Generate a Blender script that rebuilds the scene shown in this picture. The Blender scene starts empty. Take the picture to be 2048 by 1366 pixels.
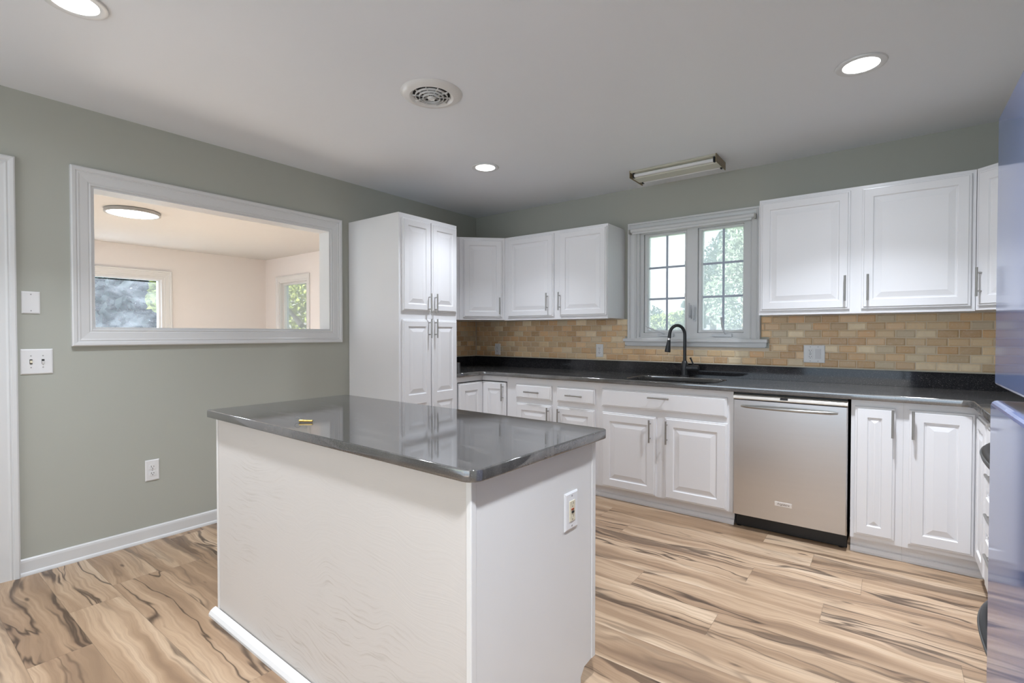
import bpy, bmesh, math, random
from mathutils import Vector, Matrix
random.seed(7)
S = bpy.context.scene
COL = S.collection
R = math.radians
CEIL = 2.479        # kitchen ceiling
LCEIL = 2.44        # living-room ceiling

# ------------------------------------------------------------------ camera
cd = bpy.data.cameras.new('camera')
cam = bpy.data.objects.new('camera', cd); COL.objects.link(cam)
cd.sensor_fit = 'HORIZONTAL'; cd.sensor_width = 36.0
cd.lens = 998.45 / 2048 * 36.0
cd.clip_start = 0.02; cd.clip_end = 300
_y, _p, _r = R(37.133), R(-0.885), R(0.019)
_f = Vector((-math.sin(_y) * math.cos(_p), math.cos(_y) * math.cos(_p), math.sin(_p)))
_rt = Vector((math.cos(_y), math.sin(_y), 0)); _up = _rt.cross(_f)
_r2 = _rt * math.cos(_r) + _up * math.sin(_r); _u2 = _up * math.cos(_r) - _rt * math.sin(_r)
M4 = Matrix((_r2, _u2, -_f)).transposed().to_4x4(); M4.translation = (3.5377, -4.0347, 1.2440)
cam.matrix_world = M4
S.camera = cam

# ------------------------------------------------------------------ view, world, sun, added fill lamps
S.view_settings.view_transform = 'Standard'; S.view_settings.look = 'None'
S.view_settings.gamma = 1.0; S.view_settings.use_curve_mapping = False
S.view_settings.exposure = 0.13
S.cycles.use_denoising = True
S.cycles.max_bounces = 8; S.cycles.diffuse_bounces = 5; S.cycles.glossy_bounces = 4
S.cycles.transparent_max_bounces = 12
S.cycles.sample_clamp_indirect = 6.0

W = bpy.data.worlds.new('sky'); S.world = W; W.use_nodes = True
wt = W.node_tree; wt.nodes.clear()
wo = wt.nodes.new('ShaderNodeOutputWorld'); wb = wt.nodes.new('ShaderNodeBackground')
wc = wt.nodes.new('ShaderNodeTexCoord'); wm = wt.nodes.new('ShaderNodeMapping')
wm.inputs['Scale'].default_value = (1.0, 1.0, 2.6)
wn = wt.nodes.new('ShaderNodeTexNoise'); wn.inputs['Scale'].default_value = 2.4; wn.inputs['Detail'].default_value = 7
wr = wt.nodes.new('ShaderNodeValToRGB')
wr.color_ramp.elements[0].position = 0.36; wr.color_ramp.elements[0].color = (0.55, 0.76, 1.0, 1)
wr.color_ramp.elements[1].position = 0.60; wr.color_ramp.elements[1].color = (1.0, 1.0, 1.0, 1)
wt.links.new(wc.outputs['Generated'], wm.inputs['Vector']); wt.links.new(wm.outputs[0], wn.inputs['Vector'])
wt.links.new(wn.outputs['Fac'], wr.inputs['Fac']); wt.links.new(wr.outputs['Color'], wb.inputs['Color'])
wb.inputs['Strength'].default_value = 1.7
wt.links.new(wb.outputs[0], wo.inputs[0])

def light(name, kind, loc, energy, color=(1, 1, 1), rot=(0, 0, 0), size=1, size_y=None, parent=None, **kw):
    l = bpy.data.lights.new(name, kind); l.energy = energy; l.color = color
    if kind == 'AREA':
        l.size = size
        if size_y: l.shape = 'RECTANGLE'; l.size_y = size_y
        else: l.shape = 'DISK'
    for k, v in kw.items(): setattr(l, k, v)
    o = bpy.data.objects.new(name, l); COL.objects.link(o); o.location = loc; o.rotation_euler = rot
    return o
light('sun', 'SUN', (0, 0, 20), 92.0, (0.92, 1.0, 1.10), (R(57), 0, R(-86)), angle=R(0.6))
# added fill lamps at the unseen rear opening, one tilted up, one down
light('fill_rear_up', 'AREA', (2.25, -6.12, 1.2), 7.5, (0.90, 1.02, 1.07), (R(125), 0, 0), 3.4, 1.6, spread=R(110))
light('fill_rear_down', 'AREA', (2.25, -6.12, 1.6), 8, (1, 1, 1), (R(50), 0, 0), 3.4, 1.2, spread=R(100))
# added fill lamp at the living room's unseen rear opening, aimed at its floor
light('fill_living_rear', 'AREA', (-2.3, -6.1, 1.3), 18, (1.0, 0.99, 1.0), (R(58), 0, 0), 3.0, 1.8, spread=R(120))

# ------------------------------------------------------------------ node helpers / materials
class NT:
    def __init__(self, name):
        self.m = bpy.data.materials.new(name); self.m.use_nodes = True
        self.t = self.m.node_tree; self.b = self.t.nodes['Principled BSDF']; self.out = self.t.nodes['Material Output']
    def n(self, typ, **kw):
        x = self.t.nodes.new(typ)
        for k, v in kw.items(): setattr(x, k, v)
        return x
    def l(self, a, b): self.t.links.new(a, b)
    def setin(self, sock, v):
        if hasattr(v, 'is_output'): self.l(v, sock)
        else: sock.default_value = v
    def math(self, op, a, b=None, c=None):
        x = self.n('ShaderNodeMath', operation=op)
        self.setin(x.inputs[0], a)
        if b is not None: self.setin(x.inputs[1], b)
        if c is not None: self.setin(x.inputs[2], c)
        return x.outputs[0]
    def comb(self, x, y, z=0.0):
        c = self.n('ShaderNodeCombineXYZ')
        for i, v in enumerate((x, y, z)): self.setin(c.inputs[i], v)
        return c.outputs[0]
    def sep(self, v):
        s = self.n('ShaderNodeSeparateXYZ'); self.l(v, s.inputs[0]); return s.outputs
    def obj(self): return self.n('ShaderNodeTexCoord').outputs['Object']
    def noise(self, vec, scale, detail=4, rough=0.5, dist=0.0):
        x = self.n('ShaderNodeTexNoise'); self.l(vec, x.inputs['Vector'])
        x.inputs['Scale'].default_value = scale; x.inputs['Detail'].default_value = detail
        x.inputs['Roughness'].default_value = rough; x.inputs['Distortion'].default_value = dist
        return x.outputs['Fac']
    def ramp(self, fac, stops):
        x = self.n('ShaderNodeValToRGB'); e = x.color_ramp.elements
        while len(e) < len(stops): e.new(0.5)
        for el, (p, c) in zip(e, stops): el.position = p; el.color = (*c, 1) if len(c) == 3 else c
        self.setin(x.inputs[0], fac); return x.outputs['Color']
    def mix(self, fac, a, b, typ='MIX'):
        x = self.n('ShaderNodeMix', data_type='RGBA', blend_type=typ)
        self.setin(x.inputs[0], fac)
        for i, v in ((6, a), (7, b)):
            if hasattr(v, 'is_output'): self.l(v, x.inputs[i])
            else: x.inputs[i].default_value = (*v, 1)
        return x.outputs[2]
    def smooth(self, v, a, b, lo=0.0, hi=1.0):
        x = self.n('ShaderNodeMapRange', interpolation_type='SMOOTHSTEP')
        self.setin(x.inputs[0], v)
        for i, q in enumerate((a, b, lo, hi)): x.inputs[i + 1].default_value = q
        return x.outputs[0]
    def bump(self, h, strength=0.2, dist=0.01):
        x = self.n('ShaderNodeBump'); x.inputs['Strength'].default_value = strength; x.inputs['Distance'].default_value = dist
        self.l(h, x.inputs['Height']); self.l(x.outputs[0], self.b.inputs['Normal'])

def mat(name, col, rough=0.5, metal=0.0, spec=0.5, var=0.0, vscale=6.0, bump=0.0, bscale=60.0, coat=0.0, **kw):
    q = NT(name); b = q.b
    b.inputs['Roughness'].default_value = rough; b.inputs['Metallic'].default_value = metal
    b.inputs['Specular IOR Level'].default_value = spec; b.inputs['Coat Weight'].default_value = coat
    b.inputs['Coat Roughness'].default_value = 0.05
    if var:
        f = q.noise(q.obj(), vscale, 4)
        q.l(q.mix(f, tuple(c * (1 - var) for c in col), tuple(min(1, c * (1 + var)) for c in col)), b.inputs['Base Color'])
    else: b.inputs['Base Color'].default_value = (*col, 1)
    if bump: q.bump(q.noise(q.obj(), bscale, 3), bump, 0.002)
    for k, v in kw.items(): b.inputs[k].default_value = v
    return q.m

def emit(name, col, strength):
    q = NT(name); q.b.inputs['Base Color'].default_value = (0.9, 0.9, 0.9, 1)
    q.b.inputs['Emission Color'].default_value = (*col, 1); q.b.inputs['Emission Strength'].default_value = strength
    return q.m

M = {}
M['wall'] = mat('wall_paint_greige', (0.445, 0.455, 0.405), 0.6, spec=0.3, var=0.015, vscale=2.0, bump=0.05, bscale=220)
M['lwall'] = mat('living_wall_paint', (0.80, 0.765, 0.75), 0.65, spec=0.3, var=0.01, vscale=2.0)
M['ceil'] = mat('ceiling_paint', (0.80, 0.82, 0.85), 0.55, spec=0.35, var=0.012, vscale=1.5, bump=0.04, bscale=180)
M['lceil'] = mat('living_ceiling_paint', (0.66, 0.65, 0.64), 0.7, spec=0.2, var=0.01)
M['trim'] = mat('white_trim_paint', (0.71, 0.715, 0.715), 0.32, spec=0.5, var=0.01, vscale=8)
M['cab'] = mat('white_cabinet_paint', (0.82, 0.82, 0.835), 0.26, spec=0.5, var=0.008, vscale=5, bump=0.02, bscale=90)
M['isl'] = mat('island_end_paint', (0.74, 0.73, 0.71), 0.42, spec=0.4, var=0.03, vscale=4)
M['plate'] = mat('white_plastic_plate', (0.80, 0.80, 0.80), 0.3, var=0.005)
M['slot'] = mat('dark_slot', (0.02, 0.02, 0.02), 0.6, var=0.1)
M['slotgrey'] = mat('grey_screw', (0.42, 0.42, 0.42), 0.4, 0.3, var=0.05)
M['ivory'] = mat('ivory_plastic', (0.72, 0.66, 0.50), 0.35, var=0.02)
M['redbtn'] = mat('red_button', (0.35, 0.07, 0.03), 0.4, var=0.02)
M['nickel'] = mat('brushed_nickel', (0.40, 0.39, 0.37), 0.36, 1.0, var=0.04, vscale=40)
M['blackmet'] = mat('matte_black_metal', (0.022, 0.024, 0.027), 0.33, 0.0, spec=0.6, var=0.1)
M['blackpl'] = mat('black_plastic', (0.012, 0.012, 0.013), 0.4, var=0.1)
M['greypl'] = mat('grey_handle_edge', (0.07, 0.072, 0.07), 0.4, 0.0, var=0.05)
M['brass'] = mat('brass', (0.55, 0.38, 0.12), 0.28, 1.0, var=0.08, vscale=60)
M['steelwire'] = mat('steel_wire', (0.45, 0.45, 0.45), 0.3, 1.0, var=0.05)
M['chrome'] = mat('bright_collar', (0.75, 0.75, 0.75), 0.15, 1.0, var=0.02)
M['vent'] = mat('vent_enamel', (0.74, 0.73, 0.71), 0.3, var=0.02)
M['ductshade'] = mat('duct_shade_paint', (0.015, 0.014, 0.013), 0.8, var=0.1)
M['lens'] = emit('led_lens', (1.0, 0.985, 0.97), 9.0)
M['llens'] = emit('living_led_lens', (1.0, 0.98, 0.95), 6.0)
M['fixture'] = mat('aged_cream_enamel', (0.66, 0.65, 0.55), 0.35, var=0.06, vscale=14)
M['fixend'] = mat('aged_brown_metal', (0.30, 0.24, 0.15), 0.4, 0.5, var=0.2, vscale=40)
M['tube'] = mat('fluorescent_tube_glass', (0.82, 0.82, 0.82), 0.2, var=0.01)
M['lockmet'] = mat('white_lock_metal', (0.62, 0.64, 0.66), 0.3, 0.0, var=0.02)
M['bracket'] = mat('bracket_metal', (0.40, 0.38, 0.34), 0.4, 0.6, var=0.1)
M['grille'] = mat('window_grille_blue_grey', (0.42, 0.47, 0.56), 0.4, var=0.01)
M['fridge'] = mat('blue_grey_fridge_door', (0.15, 0.20, 0.41), 0.07, 0.0, spec=0.5, var=0.10, vscale=3, coat=0.0, **{'IOR': 1.9, 'Specular Tint': (.93, .97, 1.0, 1)})
M['fridgeside'] = mat('fridge_cabinet', (0.10, 0.11, 0.13), 0.35, var=0.05)
M['gasket'] = mat('fridge_gasket', (0.03, 0.03, 0.035), 0.6, var=0.05)
M['glassblk'] = mat('black_glass', (0.01, 0.01, 0.012), 0.06, spec=0.6, var=0.05)
M['rangesteel'] = mat('range_body_steel', (0.5, 0.5, 0.5), 0.35, 0.8, var=0.03)
M['platelogo'] = mat('nameplate_silver', (0.78, 0.74, 0.70), 0.35, 0.3, var=0.02)
M['logotxt'] = mat('nameplate_lettering', (0.16, 0.12, 0.10), 0.5, var=0.05)
M['oldroof'] = mat('shingle_roof', (0.0225, 0.0200, 0.0200), 0.8, var=0.15, vscale=10)
M['siding'] = mat('white_siding', (0.1500, 0.1550, 0.1600), 0.7, var=0.03)
M['bark'] = mat('bark', (0.0800, 0.0600, 0.0325), 0.9, var=0.25, vscale=8, bump=0.5, bscale=20)
M['grass'] = mat('lawn_grass', (0.0250, 0.0400, 0.0125), 0.9, var=0.3, vscale=3)

def leafmat(name, c1, c2, tl=0.4):
    q = NT(name)
    f = q.noise(q.obj(), 1.6, 3)
    q.l(q.ramp(f, [(0.35, c1), (0.65, c2)]), q.b.inputs['Base Color'])
    q.b.inputs['Roughness'].default_value = 0.6; q.b.inputs['Specular IOR Level'].default_value = 0.2
    tr = q.n('ShaderNodeBsdfTranslucent'); tr.inputs['Color'].default_value = (*c2, 1)
    mx = q.n('ShaderNodeMixShader'); mx.inputs[0].default_value = tl
    q.l(q.b.outputs[0], mx.inputs[1]); q.l(tr.outputs[0], mx.inputs[2]); q.l(mx.outputs[0], q.out.inputs[0])
    return q.m
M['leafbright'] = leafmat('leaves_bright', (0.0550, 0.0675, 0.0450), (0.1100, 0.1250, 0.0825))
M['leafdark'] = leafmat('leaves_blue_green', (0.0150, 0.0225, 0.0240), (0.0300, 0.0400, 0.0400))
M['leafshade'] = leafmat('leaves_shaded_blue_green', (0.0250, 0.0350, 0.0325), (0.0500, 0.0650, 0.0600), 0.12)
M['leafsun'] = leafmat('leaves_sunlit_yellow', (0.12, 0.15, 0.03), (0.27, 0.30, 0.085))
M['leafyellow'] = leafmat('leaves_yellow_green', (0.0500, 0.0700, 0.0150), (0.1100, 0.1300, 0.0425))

def glassmat(name, haze, tint=(1, 1, 1), streak=False):
    q = NT(name); q.t.nodes.remove(q.b)
    tp = q.n('ShaderNodeBsdfTransparent'); tp.inputs[0].default_value = (*tint, 1)
    gl = q.n('ShaderNodeBsdfGlossy'); gl.inputs['Roughness'].default_value = 0.02
    fr = q.n('ShaderNodeFresnel'); fr.inputs[0].default_value = 1.45
    m1 = q.n('ShaderNodeMixShader'); q.l(q.math('MULTIPLY', fr.outputs[0], 0.8), m1.inputs[0])
    q.l(tp.outputs[0], m1.inputs[1]); q.l(gl.outputs[0], m1.inputs[2])
    tl = q.n('ShaderNodeBsdfTranslucent'); tl.inputs[0].default_value = (0.92, 0.95, 1.0, 1)
    m2 = q.n('ShaderNodeMixShader')
    if streak:
        x, y, z = q.sep(q.obj())
        f = q.noise(q.comb(y, q.math('MULTIPLY', z, 1.8), x), 2.6, 5, 0.6, 0.6)
        q.l(q.smooth(f, 0.35, 0.75, haze * 0.55, haze * 1.7), m2.inputs[0])
    else:
        m2.inputs[0].default_value = haze
    q.l(m1.outputs[0], m2.inputs[1]); q.l(tl.outputs[0], m2.inputs[2]); q.l(m2.outputs[0], q.out.inputs[0])
    return q.m
M['glass'] = glassmat('window_glass', 0.33)
M['glassdirty'] = glassmat('smeared_window_glass', 0.009, (0.95, 0.98, 1.0), True)
M['glassclear'] = glassmat('clear_window_glass', 0.08)

def granite(name, dust_sheen, ior):
    q = NT(name); o = q.obj()
    fl = q.noise(o, 240, 2, 0.5)
    c = q.ramp(fl, [(0.50, (0.010, 0.010, 0.012)), (0.66, (0.035, 0.034, 0.036)), (0.78, (0.16, 0.15, 0.14))])
    x, y, z = q.sep(o)
    st = q.noise(q.comb(q.math('MULTIPLY', x, 1.2), q.math('MULTIPLY', y, 7.0), z), 2.2, 6, 0.6, 1.2)
    dust = q.smooth(st, 0.46, 0.74)
    c = q.mix(q.math('MULTIPLY', dust, 0.34 * dust_sheen), c, (0.20, 0.19, 0.18))
    c = q.mix(0.26 * dust_sheen, c, (0.24, 0.23, 0.215))  # even grey veil: some dust, plus reflection sheen painted into the colour
    q.l(c, q.b.inputs['Base Color'])
    q.l(q.math('ADD', 0.055, q.math('MULTIPLY', dust, 0.07)), q.b.inputs['Roughness'])
    q.b.inputs['Specular IOR Level'].default_value = 0.5
    q.b.inputs['IOR'].default_value = ior
    return q.m
M['granite'] = granite('black_granite', 1.1, 2.3)
M['granite_plain'] = granite('black_granite_plain', 0.08, 1.45)  # upstand copy with little dust and little painted sheen
M['sink'] = mat('black_composite_sink', (0.012, 0.012, 0.013), 0.45, var=0.2, vscale=200)

def steel():
    q = NT('brushed_stainless'); o = q.obj(); x, y, z = q.sep(o)
    f = q.noise(q.comb(q.math('MULTIPLY', x, 3.0), y, q.math('MULTIPLY', z, 40.0)), 1.0, 2, 0.5)
    q.l(q.mix(f, (0.615, 0.605, 0.60), (0.645, 0.635, 0.63)), q.b.inputs['Base Color'])
    q.b.inputs['Metallic'].default_value = 1.0
    q.l(q.smooth(f, 0.3, 0.7, 0.30, 0.32), q.b.inputs['Roughness'])
    q.b.inputs['Anisotropic'].default_value = 0.5
    return q.m
M['steel'] = steel()

def floormat():
    q = NT('laminate_plank_floor'); o = q.obj(); x, y, z = q.sep(o)
    w, L = 0.193, 1.24
    yr = q.math('DIVIDE', q.math('ADD', y, 10.03), w)
    row = q.math('FLOOR', yr); fy = q.math('FRACT', yr)
    wn1 = q.n('ShaderNodeTexWhiteNoise', noise_dimensions='1D'); q.l(row, wn1.inputs['W'])
    xs = q.math('ADD', q.math('ADD', x, 10.0), q.math('MULTIPLY', wn1.outputs['Value'], L))
    xr = q.math('DIVIDE', xs, L); colm = q.math('FLOOR', xr); fx = q.math('FRACT', xr)
    wn = q.n('ShaderNodeTexWhiteNoise', noise_dimensions='3D'); q.l(q.comb(row, colm, 3.0), wn.inputs['Vector'])
    r1, r2, r3 = q.sep(wn.outputs['Color'])
    u = q.math('ADD', xs, q.math('MULTIPLY', r1, 53.0)); v = q.math('ADD', y, q.math('MULTIPLY', r2, 31.0))
    # broad warp so the grain wanders along the board
    wv = q.noise(q.comb(q.math('MULTIPLY', u, 1.3), q.math('MULTIPLY', v, 2.2), 0.0), 1.6, 3, 0.5)
    v2 = q.math('ADD', v, q.math('MULTIPLY', q.math('SUBTRACT', wv, 0.5), 0.14))
    broad = q.noise(q.comb(q.math('MULTIPLY', u, 0.55), q.math('MULTIPLY', v2, 9.0), 1.0), 1.0, 3, 0.5, 0.3)
    fine = q.noise(q.comb(q.math('MULTIPLY', u, 2.5), q.math('MULTIPLY', v2, 95.0), 2.0), 1.0, 5, 0.6)
    c = q.ramp(broad, [(0.30, (0.21, 0.13, 0.078)), (0.43, (0.38, 0.25, 0.152)), (0.56, (0.56, 0.40, 0.262)), (0.70, (0.71, 0.55, 0.39))])
    c = q.mix(q.smooth(fine, 0.36, 0.72, 0.0, 0.48), c, (0.24, 0.15, 0.09))
    c = q.mix(q.math('MULTIPLY', r3, 0.30), c, (0.30, 0.20, 0.125))
    # dark heartwood streaks
    hs = q.noise(q.comb(q.math('MULTIPLY', u, 0.42), q.math('MULTIPLY', v2, 6.5), 5.0), 1.0, 4, 0.55, 0.5)
    heart = q.math('MULTIPLY', q.smooth(hs, 0.575, 0.615), q.smooth(fine, 0.25, 0.6, 0.95, 0.55))
    c = q.mix(q.math('MULTIPLY', heart, 0.9), c, (0.060, 0.034, 0.021))
    # thin wandering dark veins
    vn = q.noise(q.comb(q.math('MULTIPLY', u, 0.8), q.math('MULTIPLY', v2, 7.0), 9.0), 1.0, 3, 0.5, 0.6)
    vein = q.math('SUBTRACT', 1.0, q.smooth(q.math('ABSOLUTE', q.math('SUBTRACT', vn, 0.46)), 0.0, 0.028))
    c = q.mix(q.math('MULTIPLY', vein, q.smooth(r1, 0.3, 0.65, 0.25, 0.85)), c, (0.045, 0.025, 0.015))
    # knots
    vo = q.n('ShaderNodeTexVoronoi'); q.l(q.comb(q.math('MULTIPLY', u, 2.6), q.math('MULTIPLY', v, 8.5), 0.0), vo.inputs['Vector']); vo.inputs['Scale'].default_value = 1.0
    kn = q.math('SUBTRACT', 1.0, q.smooth(vo.outputs['Distance'], 0.035, 0.10))
    c = q.mix(q.math('MULTIPLY', kn, 0.75), c, (0.05, 0.028, 0.016))
    # joints
    ey = q.math('MULTIPLY', q.math('MINIMUM', fy, q.math('SUBTRACT', 1.0, fy)), w)
    ex = q.math('MULTIPLY', q.math('MINIMUM', fx, q.math('SUBTRACT', 1.0, fx)), L)
    j = q.math('SUBTRACT', 1.0, q.smooth(q.math('MINIMUM', ex, ey), 0.0004, 0.0018))
    c = q.mix(q.math('MULTIPLY', j, 0.45), c, (0.12, 0.08, 0.05))
    q.l(c, q.b.inputs['Base Color'])
    q.l(q.smooth(fine, 0.2, 0.8, 0.30, 0.42), q.b.inputs['Roughness'])
    q.b.inputs['Specular IOR Level'].default_value = 0.5
    q.bump(q.math('ADD', q.math('MULTIPLY', fine, 0.25), q.math('MULTIPLY', j, -1.0)), 0.12, 0.002)
    return q.m
M['floor'] = floormat()

def oakpanel():
    q = NT('painted_oak_panel'); o = q.obj(); x, y, z = q.sep(o)
    wv = q.noise(q.comb(x, z, 0.0), 1.6, 3, 0.5)
    z2 = q.math('ADD', z, q.math('MULTIPLY', wv, 0.35))
    g = q.noise(q.comb(q.math('MULTIPLY', x, 5.0), q.math('MULTIPLY', z2, 120.0), 0.0), 1.0, 4, 0.65)
    pm = q.smooth(q.noise(o, 1.9, 3, 0.5), 0.46, 0.62)
    c = q.mix(q.math('MULTIPLY', q.math('MULTIPLY', q.smooth(g, 0.50, 0.70), pm), 0.55), (0.63, 0.595, 0.56), (0.42, 0.37, 0.32))  # creamier than the end: warm light partly put into the paint colour
    q.l(c, q.b.inputs['Base Color']); q.b.inputs['Roughness'].default_value = 0.42
    q.b.inputs['Specular IOR Level'].default_value = 0.4
    q.bump(g, 0.18, 0.002)
    return q.m
M['oak'] = oakpanel()

def tilemat():
    q = NT('travertine_tile'); at = q.n('ShaderNodeVertexColor', layer_name='tile')
    o = q.obj()
    n1 = q.noise(o, 26, 5, 0.6, 0.6)
    c = q.mix(q.smooth(n1, 0.35, 0.7, 0.0, 0.32), at.outputs['Color'], (0.72, 0.57, 0.40))
    n2 = q.noise(o, 90, 3, 0.6)
    c = q.mix(q.smooth(n2, 0.55, 0.8, 0.0, 0.4), c, (0.86, 0.79, 0.68))
    q.l(c, q.b.inputs['Base Color']); q.b.inputs['Roughness'].default_value = 0.42
    q.bump(n2, 0.15, 0.002)
    return q.m
M['tile'] = tilemat()
M['grout'] = mat('tile_grout', (0.74, 0.64, 0.51), 0.8, var=0.06, vscale=40)
M['bead'] = mat('cream_bead', (0.62, 0.57, 0.46), 0.5, var=0.03)

# ------------------------------------------------------------------ geometry helpers
def empty(name, loc, rz=0.0, label=None, cat=None, group=None, kind=None):
    o = bpy.data.objects.new(name, None); COL.objects.link(o)
    o.location = loc; o.rotation_euler = (0, 0, rz); o.empty_display_size = 0.1
    return tag(o, label, cat, group, kind)
def tag(o, label=None, cat=None, group=None, kind=None):
    if label: o['label'] = label
    if cat: o['category'] = cat
    if group: o['group'] = group
    if kind: o['kind'] = kind
    return o
def wmat(o):
    m = Matrix.Translation(o.location) @ o.rotation_euler.to_matrix().to_4x4()
    return wmat(o.parent) @ m if o.parent else m
def link(name, bm, m, parent=None, world=False, smooth=False, loc=None, rz=0.0):
    """mesh object; verts are in the parent's local frame unless world=True"""
    me = bpy.data.meshes.new(name)
    bmesh.ops.recalc_face_normals(bm, faces=bm.faces)
    o = bpy.data.objects.new(name, me); COL.objects.link(o)
    if parent: o.parent = parent
    if loc is not None: o.location = loc
    o.rotation_euler = (0, 0, rz)
    if world and parent: bm.transform(wmat(o).inverted())
    bm.to_mesh(me); bm.free()
    for x in (m if isinstance(m, (list, tuple)) else [m]): me.materials.append(x)
    if smooth:
        me.polygons.foreach_set('use_smooth', [True] * len(me.polygons))
        try: me.set_sharp_from_angle(angle=R(35))
        except Exception: pass
    return o
def box(bm, x0, x1, y0, y1, z0, z1, mi=0):
    v = [bm.verts.new(p) for p in ((x0, y0, z0), (x1, y0, z0), (x1, y1, z0), (x0, y1, z0), (x0, y0, z1), (x1, y0, z1), (x1, y1, z1), (x0, y1, z1))]
    for f in ((3, 2, 1, 0), (4, 5, 6, 7), (0, 1, 5, 4), (1, 2, 6, 5), (2, 3, 7, 6), (3, 0, 4, 7)):
        bm.faces.new([v[i] for i in f]).material_index = mi
    return v
def bbox(x0, x1, y0, y1, z0, z1, bev=0.0, seg=2):
    bm = bmesh.new(); box(bm, x0, x1, y0, y1, z0, z1)
    if bev: bmesh.ops.bevel(bm, geom=bm.edges[:], offset=bev, segments=seg, profile=0.5, affect='EDGES')
    return bm
def prism(pts, z0, z1, bev=0.0):
    bm = bmesh.new()
    a = [bm.verts.new((x, y, z0)) for x, y in pts]; b = [bm.verts.new((x, y, z1)) for x, y in pts]
    bm.faces.new(a[::-1]); bm.faces.new(b); n = len(pts)
    for i in range(n): bm.faces.new((a[i], a[(i + 1) % n], b[(i + 1) % n], b[i]))
    if bev: bmesh.ops.bevel(bm, geom=bm.edges[:], offset=bev, segments=2, profile=0.5, affect='EDGES')
    return bm
def tube(bm, pts, r, seg=12, cap=True):
    """round tube through pts; r a number or a list"""
    pts = [Vector(p) for p in pts]; n = len(pts)
    rs = r if isinstance(r, (list, tuple)) else [r] * n
    prev = None; rings = []
    for i, p in enumerate(pts):
        t = (pts[min(i + 1, n - 1)] - pts[max(i - 1, 0)]).normalized()
        if prev is None:
            a = Vector((0, 0, 1)) if abs(t.z) < 0.9 else Vector((1, 0, 0))
            u = t.cross(a).normalized()
        else: u = (prev - t * prev.dot(t)).normalized()
        prev = u; w = t.cross(u)
        rings.append([bm.verts.new(p + (u * math.cos(2 * math.pi * k / seg) + w * math.sin(2 * math.pi * k / seg)) * rs[i]) for k in range(seg)])
    for a, b in zip(rings, rings[1:]):
        for k in range(seg): bm.faces.new((a[k], a[(k + 1) % seg], b[(k + 1) % seg], b[k]))
    if cap: bm.faces.new(rings[0][::-1]); bm.faces.new(rings[-1])
def lathe(bm, prof, c, seg=40, closed=False):
    """profile (r, z) revolved round a vertical axis at c"""
    rings = []
    for r, z in prof:
        if r < 1e-6: rings.append([bm.verts.new((c[0], c[1], c[2] + z))])
        else: rings.append([bm.verts.new((c[0] + r * math.cos(2 * math.pi * k / seg), c[1] + r * math.sin(2 * math.pi * k / seg), c[2] + z)) for k in range(seg)])
    prs = list(zip(rings, rings[1:])) + ([(rings[-1], rings[0])] if closed else [])
    for a, b in prs:
        for k in range(seg):
            k2 = (k + 1) % seg
            if len(a) == 1: bm.faces.new((a[0], b[k], b[k2]))
            elif len(b) == 1: bm.faces.new((a[k], a[k2], b[0]))
            else: bm.faces.new((a[k], a[k2], b[k2], b[k]))
def rings(bm, loops, fn, cap=True, closed=False):
    """concentric rectangles; each loop (x0, x1, z0, z1, t), fn maps (x, z, t) to a point"""
    rr = [[bm.verts.new(fn(*p)) for p in ((a, c, t), (b, c, t), (b, d, t), (a, d, t))] for a, b, c, d, t in loops]
    prs = list(zip(rr, rr[1:])) + ([(rr[-1], rr[0])] if closed else [])
    for p, q in prs:
        for k in range(4): bm.faces.new((p[k], p[(k + 1) % 4], q[(k + 1) % 4], q[k]))
    if cap: bm.faces.new(rr[-1])
    return rr

# ------------------------------------------------------------------ cabinet doors, drawers, handles
def bar_pull(parent, c, vertical, length, t):
    """nickel bar pull on a front whose face is the local plane y=-t; c=(x,z) of its middle"""
    bm = bmesh.new(); y = -t - 0.030; h = length / 2; pst = h - 0.028
    d = (lambda s: (c[0], y, c[1] + s)) if vertical else (lambda s: (c[0] + s, y, c[1]))
    tube(bm, [d(-h), d(h)], 0.006, 12)
    for s in (-pst, pst):
        p = d(s); tube(bm, [(p[0], -t, p[2]), (p[0], y, p[2])], 0.0042, 8)
    return link('handle', bm, M['nickel'], parent, smooth=True)

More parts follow.
